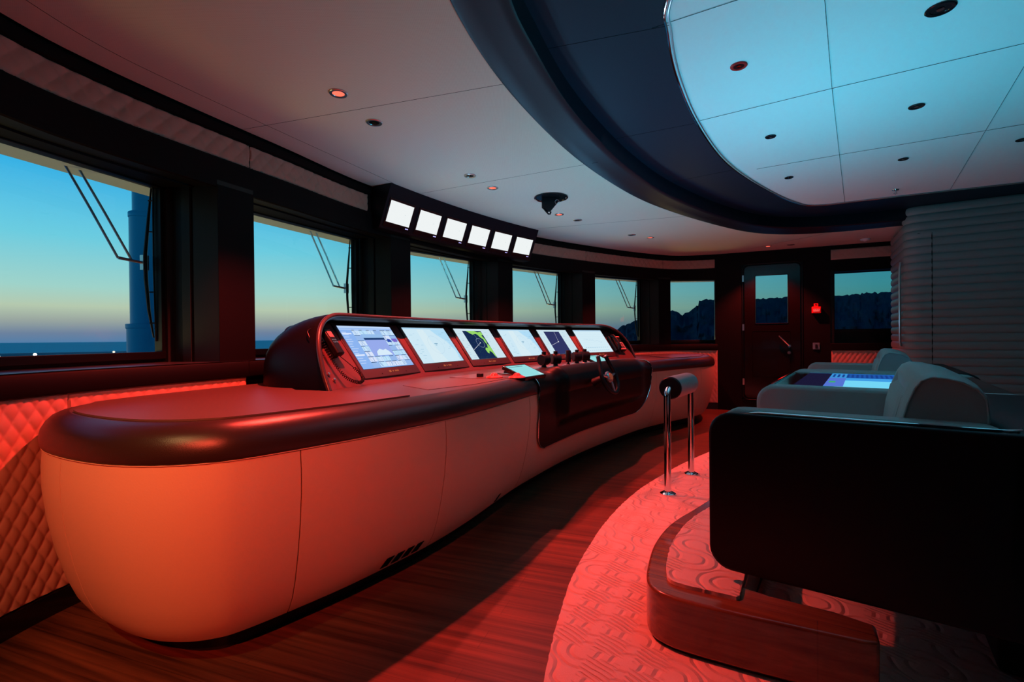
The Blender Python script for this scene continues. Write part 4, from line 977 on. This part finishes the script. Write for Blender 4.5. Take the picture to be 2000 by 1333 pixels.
for x, y, lb in [(-.75, 2.696, 'unlit dark downlight nearest the camera, beside the largest red one'), (-.298, 3.59, 'unlit dark downlight above the overhead screens'), (.682, 4.98, 'unlit dark downlight below right of the ceiling bracket'),
                 (1.421, 5.729, 'unlit dark downlight left of the far red one'), (3.7, 6.437, 'unlit dark downlight above the door')]: downlight(x, y, ZC, lb, False, g2)
rr_ = mat('red rim', (.6, .02, .02), .3)
for x, y, r_, lb in [(1.139, 2.423, .04, 'raised-ceiling downlight with a red rim'), (1.778, 2.012, .052, 'large dark downlight at the upper right of the raised ceiling'), (2.392, 2.869, .04, 'small dark downlight right of the long raised-ceiling seam, at mid height'), (1.754, 3.284, .034, 'small dark downlight near the curved chrome trim, middle one'),
                     (2.364, 4.137, .034, 'small dark downlight near the lower end of the curved chrome trim'), (3.005, 3.728, .034, 'small dark downlight above the ceiling sprinkler'), (3.547, 3.376, .036, 'small dark downlight at the right edge of the raised ceiling')]:
    downlight(x, y, ZR + .001, lb, False, g3, r=r_, ringm=rr_ if 'red rim' in lb else M_blackgloss)
# lit fittings of the same row behind the camera
RB = [(-.55, -1.0, 1.75, (1.0, .075, .035), (-1.0, 1.45, .82), 34), (-1.42, .05, .26, (1.0, .55, .20), (-1.30, 1.6, .5), 36)]
for x, y, k_, c_, am_, sz in RB: downlight(x, y, ZC, 'glowing downlight behind the camera', True, 'lit downlights behind the camera', power=P_RED * k_, col=c_, aim=am_, size=sz, blend=1.0)
# smoke detector, sprinkler, bracket
sd = thing('smoke_detector', 'round pale smoke detector on the ceiling above the far window', 'smoke detector', (4.441, 6.106, ZC))
b = MB(); b.lathe([(.055, 0), (.055, -.008), (.045, -.02), (.02, -.024), (.012, -.03), (0, -.03)], (4.441, 6.106, ZC), (0, 0, 1), 24); b.build('housing', M_whiteb, sd)
b = MB(); b.lathe([(.008, -.0305), (0, -.031)], (4.441, 6.106, ZC), (0, 0, 1), 10); b.build('sensor', M_red, sd)
sp_ = thing('sprinkler_head', 'tiny chrome sprinkler hanging from the raised ceiling edge', 'sprinkler', (3.568, 4.517, ZR))
b = MB(); b.lathe([(.028, 0), (.026, -.005), (.012, -.008)], (3.568, 4.517, ZR), (0, 0, 1), 20); b.build('flange', M_chrome, sp_)
b = MB(); b.lathe([(.008, -.005), (.008, -.03), (.016, -.033), (.016, -.036), (.003, -.038), (.003, -.05)], (3.568, 4.517, ZR), (0, 0, 1), 12); b.build('nozzle', M_steel, sp_)
bx, by = .345, 4.165
br = thing('ceiling_bracket', 'black folding bracket on a round recessed plate in the ceiling', 'bracket', (bx, by, ZC))
b = MB(); b.lathe([(.145, -.001), (.145, -.008), (.132, -.010), (.126, -.004), (0, -.003)], (bx, by, ZC), (0, 0, 1), 40); b.build('round_plate', M_blackgloss, br)
b = MB(); 
pl1 = [(bx - .078, by, ZC - .005), (bx + .075, by + .01, ZC - .005), (bx + .062, by + .01, ZC - .035), (bx - .005, by + .01, ZC - .115), (bx - .030, by + .005, ZC - .118), (bx - .078, by, ZC - .085)]
for oy in (-.022, .022): b.prism3([(x, y + oy, z) for x, y, z in pl1], (0, .005, 0))
b.build('bracket_plate', M_black, br, smooth=0)
b = MB(); b.tube([(bx - .075, by - .005, ZC - .08), (bx - .045, by - .005, ZC - .12), (bx - .022, by - .005, ZC - .145), (bx - .010, by - .005, ZC - .145), (bx - .003, by - .005, ZC - .125)], .007, 8); b.build('hook', M_black, br)
b = MB(); b.tube([(bx + .05 + .018 * math.cos(a), by - .02, ZC - .045 + .018 * math.sin(a)) for a in [q * .6 for q in range(11)]], .002, 6); b.build('wire_loop', M_steel, br)

# ------------------------------------------------------------------ chrome rail with padded roll
rl = thing('padded_rail', 'chrome two-post rail on the carpet carrying a padded leather roll', 'rail', (1.2, 3.5, 0))
Pn, Pf = Vector((1.045, 3.285, 0)), Vector((1.376, 3.754, 0)); ax = (Pf - Pn).normalized(); rc_ = Vector((1.07, 3.32, .725))
zr_ = .725
for P0, sg in ((Pn, 1), (Pf, -1)):
    b = MB(); pts = [P0 + ZZ * .012, P0 + ZZ * .3, P0 + ZZ * (zr_ - .055)]
    for k_ in range(1, 7):
        a = math.pi / 2 * k_ / 6; pts.append(P0 + ZZ * (zr_ - .055 + .055 * math.sin(a)) + ax * sg * (.055 * (1 - math.cos(a))))
    pts.append(P0 + ZZ * zr_ + ax * sg * .10)
    b.tube(pts, .0225, 20); b.build('post', M_chrome, rl, smooth=60)
    b = MB(); b.lathe([(0, .02), (.03, .02), (.045, .012), (.052, .008), (.052, 0)], P0 + ZZ * .0125, (0, 0, 1), 28); b.build('foot_flange', M_chrome, rl)
r0_, r1_ = Pn + ax * .062 + ZZ * zr_, Pf - ax * .062 + ZZ * zr_
LR = (r1_ - r0_).length; prf = [(0, 0), (.066, 0), (.074, .006)]
for k_ in range(10): prf += [(.0775, .012 + k_ * (LR - .024) / 10), (.079, .012 + (k_ + .5) * (LR - .024) / 10), (.0775, .012 + (k_ + .97) * (LR - .024) / 10), (.0762, .012 + (k_ + .99) * (LR - .024) / 10)]
prf += [(.074, LR - .006), (.066, LR), (0, LR)]
b = MB(); b.lathe(prf, r0_, ax, 36); b.build('padded_roll', M_seat, rl, smooth=50)
b = MB(); b.lathe([(0, -.002), (.070, -.002), (.0765, .004), (.0775, .010)], r0_, ax, 36); b.build('end_cap', M_shellblk, rl)

# ------------------------------------------------------------------ raised foot platform with varnished rim
plt_ = thing('foot_platform', 'low raised platform with varnished teak rim and carpet inlay under the near seat', 'platform', (.6, 1.8, 0))
OPc = cr([(1.35, 2.86), (1.12, 2.68), (.906, 2.462), (.786, 2.340), (.684, 2.210), (.590, 2.05), (.522, 1.89), (.485, 1.775), (.487, 1.700), (.53, 1.642), (.60, 1.595)], 6)
front = OPc + [V2(.714, 1.533), V2(.86, 1.462), V2(1.005, 1.392), V2(1.045, 1.385), V2(1.06, 1.41), V2(1.095, 1.47)]
rear_edge = [V2(1.02, 1.545), V2(.862, 1.646), V2(.81, 1.70), V2(1.0, 2.0), V2(1.35, 2.5)]
b = MB(); b.prism([(p.x, p.y) for p in front + rear_edge], .022, .199); b.build('base', M_rim, plt_, bevel=.010)
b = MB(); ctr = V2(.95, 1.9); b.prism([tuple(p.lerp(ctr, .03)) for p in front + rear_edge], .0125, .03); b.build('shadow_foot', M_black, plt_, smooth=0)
inl = cr([(1.30, 2.70), (1.10, 2.56), (.93, 2.40), (.83, 2.29), (.73, 2.15), (.645, 2.0), (.585, 1.86), (.556, 1.77), (.56, 1.725), (.60, 1.69)], 5) + [V2(.745, 1.608), V2(.80, 1.70), V2(1.0, 2.02), V2(1.3, 2.5)]
inl = [p + V2(noise.noise(Vector((p.x * 60, p.y * 60, 3))), noise.noise(Vector((p.x * 60, p.y * 60, 9)))) * .004 for p in resample(inl, .02)]
b = MB(); b.prism([(p.x, p.y) for p in inl], .197, .212); b.build('carpet_inlay', M_carpet, plt_, smooth=0)

# ------------------------------------------------------------------ pilot seats and chart table
E_ = Vector((.586, .81, 0)); A_f = Vector((.81, -.586, 0))       # lateral (away), aft
O1 = Vector((.70, 1.74, 0))
def sp3(o, u, v, z): return o + E_ * u + A_f * v + ZZ * z
def rprof(v0, v1, z0, z1, r, n=6, rb=None):
    rb = rb or r; o = []
    for (cv, cz, a0, q) in ((v1 - r, z1 - r, 0, r), (v0 + r, z1 - r, 90, r), (v0 + rb, z0 + rb, 180, rb), (v1 - rb, z0 + rb, 270, rb)):
        for k_ in range(n + 1):
            a = math.radians(a0 + 90 * k_ / n); o.append((cv + q * math.cos(a), cz + q * math.sin(a)))
    return o
def side_slab(o, u0, u1, v0, v1, z0, z1, r, name, mt, par, bev=.012, **k):
    pr = rprof(v0, v1, z0, z1, r, **k); b = MB(); b.prism3([sp3(o, u0, v, z) for v, z in pr], E_ * (u1 - u0)); return b.build(name, mt, par, bevel=bev)
ZA = .8166
def seat(o, wid, lab, near, arm2=True):
    th = thing('pilot_seat', lab, 'seat', sp3(o, wid / 2, .4, 0), 'two pilot seats behind the console')
    # outer dark shell side, rising from a raised bottom line
    if near:
        side_slab(o, 0, .024, 0, 1.15, .255, ZA - .006, .075, 'shell_side', M_shellblk, th, bev=.010)
        b = MB(); b.tube([sp3(o, .027, .10, ZA - .010)] + [sp3(o, .027, v, ZA - .003) for v in (.16, .3, .5, .7)] + [sp3(o, .035, .77, ZA - .003), sp3(o, .06, .80, ZA - .003), sp3(o, .11, .81, ZA - .003)], .0045, 8); b.build('chrome_bead', M_chrome, th)
    side_slab(o, .028, .125, .02, .80, .40, ZA + .005, .08, 'armrest', M_seat, th, bev=.018)
    if arm2: side_slab(o, wid - .10, wid - .02, .03, .80, .40, ZA + .002, .08, 'armrest', M_seat, th, bev=.018)
    # seat cushion
    b = MB(); rows = []
    for iu in range(13):
        u = .13 + (wid - (.23 if arm2 else .13)) * iu / 12; rows.append([sp3(o, u, v, z - .012 * abs(iu / 6 - 1) ** 4) for v, z in rprof(.06, .64, .48, .62, .06)])
    b.grid(rows, cv=True); b.f += [tuple(range(len(rows[0])))[::-1], tuple(12 * len(rows[0]) + k_ for k_ in range(len(rows[0])))]; b.mi += [0, 0]; b.build('seat_cushion', M_seat, th, smooth=60)
    # back cushion with fluted centre and rounded top
    u0, u1 = .115, wid - (.015 if near else .10); nu = 176; rows = []
    for iu in range(nu + 1):
        t = iu / nu; u = u0 + (u1 - u0) * t; e = min(t, 1 - t) * (u1 - u0); rn = max(0, 1 - e / .05); k2 = 1 - .35 * rn ** 3
        bulge = .012 * math.sin(math.pi * min(1, max(0, t)))
        r = []
        prof_ = [(.50, .56), (.525, .68), (.540, .80), (.556, .868), (.562, .884), (.575, .92), (.592, .945), (.615, .957), (.65, .955), (.69, .945), (.725, .925), (.745, .895), (.75, .84), (.745, .76), (.735, .60)]
        for j, (v, z) in enumerate(prof_):
            cv, cz = .65, .76; v2 = cv + (v - cv) * (1 - .06 * rn ** 2); z2 = cz + (z - cz) * (1 - .05 * rn ** 2)
            fl_ = 0
            if j in (1, 2, 3) and .18 < t < .82: fl_ = -.008 * abs(math.sin(math.pi * t * 22))
            if j in (1, 2, 3) and (abs(t - .16) < .012 or abs(t - .84) < .012): fl_ = .012
            if j == 4 and .14 < t < .86: fl_ = .014
            r.append(sp3(o, u, v2 + fl_ - (bulge * .5 if j < 7 else -bulge * .3), z2 + bulge * .8 * (1 if 5 < j < 12 else 0)))
        rows.append(r)
    b = MB(); b.grid(rows, cv=True); nn2 = len(rows[0]); b.f += [tuple(range(nn2))[::-1], tuple(nu * nn2 + k_ for k_ in range(nn2))]; b.mi += [0, 0]
    bc = b.build('back_cushion', M_seat, th, smooth=55, bevel=0)
    b = MB()
    for iu in (0, nu): b.tube([rows[iu][j] for j in range(len(rows[0]))], .0035, 6, closed=True)
    b.build('piping', M_seat, bc)
    # wrap-round shell behind
    vb = .75; b = MB()
    pr = rprof(vb, vb + .34, .255, ZA + .008, .09, rb=.12); b.prism3([sp3(o, .0, v, z) for v, z in pr], E_ * wid); b.build('shell_back', M_shellblk, th, bevel=.02)
    b = MB(); b.box(sp3(o, wid / 2, .62, .42), E_, A_f, ZZ, wid / 2 - .06, .20, .10); b.build('under_frame', M_shellblk, th, bevel=.01)
    b = MB(); b.prism3([sp3(o, u, v, .0125) for u, v in ((.30, .79), (.85, .79), (.85, 1.0), (.30, 1.0))], ZZ * .30); b.build('pedestal', M_black, th, bevel=.02)
    return th
seat(O1, 1.04, 'near pilot seat with a big black shell side and pale leather back cushion', True, arm2=False)
O2 = O1 + E_ * 2.42 + A_f * -.02
seat(O2, 1.30, 'far pilot seat in pale leather, beyond the chart table', False)
# chart table between the seats: padded sides, black glass top with a lit display
tb = thing('chart_table', 'chart table with lit blue display between two padded pale leather sides', 'table', sp3(O1, 1.7, .4, 0))
side_slab(O1, 1.045, 1.13, -.015, 1.05, .28, ZA + .004, .09, 'padded_side', M_seat, tb, bev=.02)
side_slab(O1, 2.30, 2.385, -.015, 1.05, .28, ZA + .004, .09, 'padded_side', M_seat, tb, bev=.02)
b = MB(); b.box(sp3(O1, 1.715, .50, .55), E_, A_f, ZZ, .59, .45, .235); b.build('table_body', M_shellblk, tb, bevel=.02)
b = MB(); b.prism3([sp3(O1, u, v, .79) for u, v in ((1.125, .03), (2.305, .03), (2.305, 1.0), (1.125, 1.0))], ZZ * .02); b.build('glass_top', M_blackgloss, tb, bevel=.003)
b = MB(); b.tube([sp3(O1, u, v, .814) for u, v in ((1.13, .04), (2.30, .04))], .007, 8); b.build('chrome_edge', M_chrome, tb)
M_ = Vector
p = Pic(1.02, .66, L_(40, 120, 190))
p.r(.0, .0, .42, 1, L_(95, 190, 228)); p.r(.42, 0, .75, .6, L_(45, 110, 200)); p.r(.55, .62, .9, .95, L_(70, 80, 170)); p.r(.75, .0, 1, .6, L_(38, 40, 90)); p.r(.55, .1, .7, .5, L_(90, 120, 220)); p.r(.72, .2, .78, .35, L_(60, 150, 120))
for k_ in range(20): p.r(.45 + .022 * k_, .86, .46 + .022 * k_, .93, L_(30, 60, 140))
p.build('display', sp3(O1, 1.20, .92, .8115), A_f * -1, E_, ZZ, tb, 1.0) if False else None
pd = Pic(.62, 1.04, L_(55, 140, 205))
pd.r(.30, .0, 1, .42, L_(110, 205, 236)); pd.r(.34, .42, .95, .60, L_(60, 150, 220)); pd.r(.36, .62, 1, .98, L_(28, 80, 160)); pd.r(.0, .0, .22, .98, L_(24, 22, 50)); pd.r(.04, .0, .10, .98, L_(70, 170, 190)) if False else None
pd.r(.22, .02, .36, .60, L_(80, 110, 200)); pd.r(.24, .25, .29, .35, L_(60, 160, 110))
for k_ in range(18): pd.r(.24 + .04 * k_, .66, .26 + .04 * k_, .92, L_(22, 60, 135))
dsp = pd.build('display', sp3(O1, 1.20, .14, .8115), A_f, E_, ZZ, tb, 1.1)
# added cyan spot just over the display, to brighten the ceiling above it
ll_ = bpy.data.lights.new('table fill', 'SPOT'); ll_.energy = P_CYAN; ll_.color = CYAN; ll_.spot_size = math.radians(176); ll_.spot_blend = .8; ll_.shadow_soft_size = .04
lo = bpy.data.objects.new('table_fill', ll_); COL.objects.link(lo)
lo.matrix_world = Matrix.Translation(sp3(O1, 1.32, .16, .88)) @ Matrix.Rotation(math.pi, 4, 'X')
lo.parent = tb; lo.matrix_parent_inverse = tb.matrix_basis.inverted()

# ------------------------------------------------------------------ outside: sea, headland, mast, bulwark
def sea():
    ma = mat('evening sea', (.0, .95, 1.0), .62, metal=.95); n = ma.node_tree.nodes; l = ma.node_tree.links; b_ = n['Principled BSDF']
    t = n.new('ShaderNodeTexNoise'); t.inputs['Scale'].default_value = .12; t.inputs['Detail'].default_value = 8; c = n.new('ShaderNodeTexCoord'); l.new(c.outputs['Object'], t.inputs['Vector'])
    bp = n.new('ShaderNodeBump'); bp.inputs['Strength'].default_value = .6; bp.inputs['Distance'].default_value = 1.2; l.new(t.outputs['Fac'], bp.inputs['Height']); l.new(bp.outputs[0], b_.inputs['Normal']); return ma
b = MB(); b.add([(-30000, -30000, -9), (30000, -30000, -9), (30000, 30000, -9), (-30000, 30000, -9)], [(0, 1, 2, 3)]); s_o = b.build('sea', sea(), smooth=0); tag(s_o, kind='stuff', label='flat blue evening sea out to the horizon', cat='sea')
def ridge(px, y_, D): # bearing and skyline height in the picture frame -> point at distance D
    hor = 660.5 + .0095 * (1000 - px); return V2((px - 1000) / F * D, D), H + (hor - y_) * D / F
sky = [(1195, 662), (1205, 645), (1212, 640), (1225, 634), (1238, 628), (1250, 622), (1262, 616), (1280, 604), (1295, 606), (1310, 607), (1318, 609), (1326, 613), (1333, 616), (1338, 612), (1345, 609), (1352, 604), (1358, 602), (1364, 599), (1366, 588), (1374, 587), (1384, 585), (1400, 583), (1430, 582), (1470, 584), (1500, 583), (1540, 582), (1600, 580), (1640, 578), (1690, 575), (1745, 571), (1850, 565), (2000, 560), (2300, 560)]
def land(D, amp, seed, dy=0):
    pts = [];
    for (x0, y0), (x1, y1) in zip(sky, sky[1:]):
        k = max(1, int((x1 - x0) / 3))
        for q in range(k): t = q / k; pts.append((x0 + (x1 - x0) * t, y0 + (y1 - y0) * t))
    rows = []
    for lv in range(26):
        f = lv / 25; r = []
        for x, y in pts:
            p, zt_ = ridge(x, y + dy, D); zt_ += amp * noise.fractal(Vector((x * .035, seed, 0)), 1, 2, 5) + .45 * noise.fractal(Vector((x * .16, seed, 5)), 1, 2, 3)
            z = -9.2 + (zt_ + 9.2) * f; k = 1 - .22 * (1 - f) ** 1.3 + .05 * noise.fractal(Vector((x * .03, f * 5, seed)), .7, 2, 7) * (1 - f * .8)
            q = p * k; r.append((q.x, q.y, z))
        rows.append(r)
    rows.append([(x * 1.15, y * 1.15, -9.2) for x, y, z in rows[-1]])
    b = MB(); b.grid(rows); return b.build('headland', M_rock, smooth=20, label='dark rocky headland rising across the water on the right', cat='headland')
land(150, .7, 4.2)
ms = thing('mast', 'tall stepped blue-grey mast on the foredeck outside the nearest window', 'mast', (-5.27, 7.0, -3))
cx, cy = -5.27, 7.0
b = MB(); b.lathe([(.22, -3), (.22, 1.26), (.232, 1.27), (.232, 1.325), (.225, 1.33), (0, 1.33)], (cx, cy, 0), (0, 0, 1), 40); b.build('lower_section', M_mast, ms)
b = MB(); b.lathe([(.178, 1.33), (.178, 2.84), (.186, 2.85), (.186, 2.91), (.18, 2.92), (0, 2.92)], (cx, cy, 0), (0, 0, 1), 40); b.build('middle_section', M_mast, ms)
b = MB(); b.lathe([(.138, 2.92), (.138, 6.5), (0, 6.5)], (cx, cy, 0), (0, 0, 1), 40); b.build('upper_section', M_mast, ms)
bw = cr([(-17, 4), (-13.5, 7.5), (-10.5, 10.0), (-7.5, 12.0), (-4, 13.5), (0, 14.5)], 8); bn = normals(bw)
b = MB(); b.grid([[(p.x + n.x * o_, p.y + n.y * o_, z) for p, n in zip(bw, bn)] for o_, z in ((.1, -3), (.1, .80), (.18, .82), (.18, .86), (-.1, .86), (-.1, -3))]); b.build('bulwark', M_bul, label='pale curved bulwark of the foredeck below the left windows', cat='bulwark')
b = MB(); b.grid([[(-18, 3, -3), (0, 16, -3)], [(-3, 0, -3), (0, 8, -3)]]); b.build('foredeck', M_bul, label='foredeck far below the left windows', cat='deck')
for (px_, py_, D_), lb in zip([(68, 693, 8.0), (-4, 697, 7.5), (222, 688, 9.5)], ['small glaring white deck lamp outside the nearest window', 'white deck lamp at the left edge of the nearest window', 'faint warm deck lamp near the foot of the mast']):
    hor = 660.5 + .0095 * (1000 - px_); x_ = (px_ - 1000) / F * D_; z_ = H + (hor - py_) * D_ / F
    th = thing('deck_lamp', lb, 'deck lamp', (x_, D_, z_), 'lamps on the foredeck')
    b = MB(); b.lathe([(0, .022), (.015, .016), (.022, 0), (.015, -.016), (0, -.022)], (x_, D_, z_), (0, 0, 1), 16); b.build('bulb', emi('deck lamp glow', (1, .93, .75), 22 if px_ < 100 else 1.2), th)
    b = MB(); b.lathe([(.035, -.03), (.035, -3.9)], (x_, D_, z_), (0, 0, 1), 12); b.build('post', M_black, th)
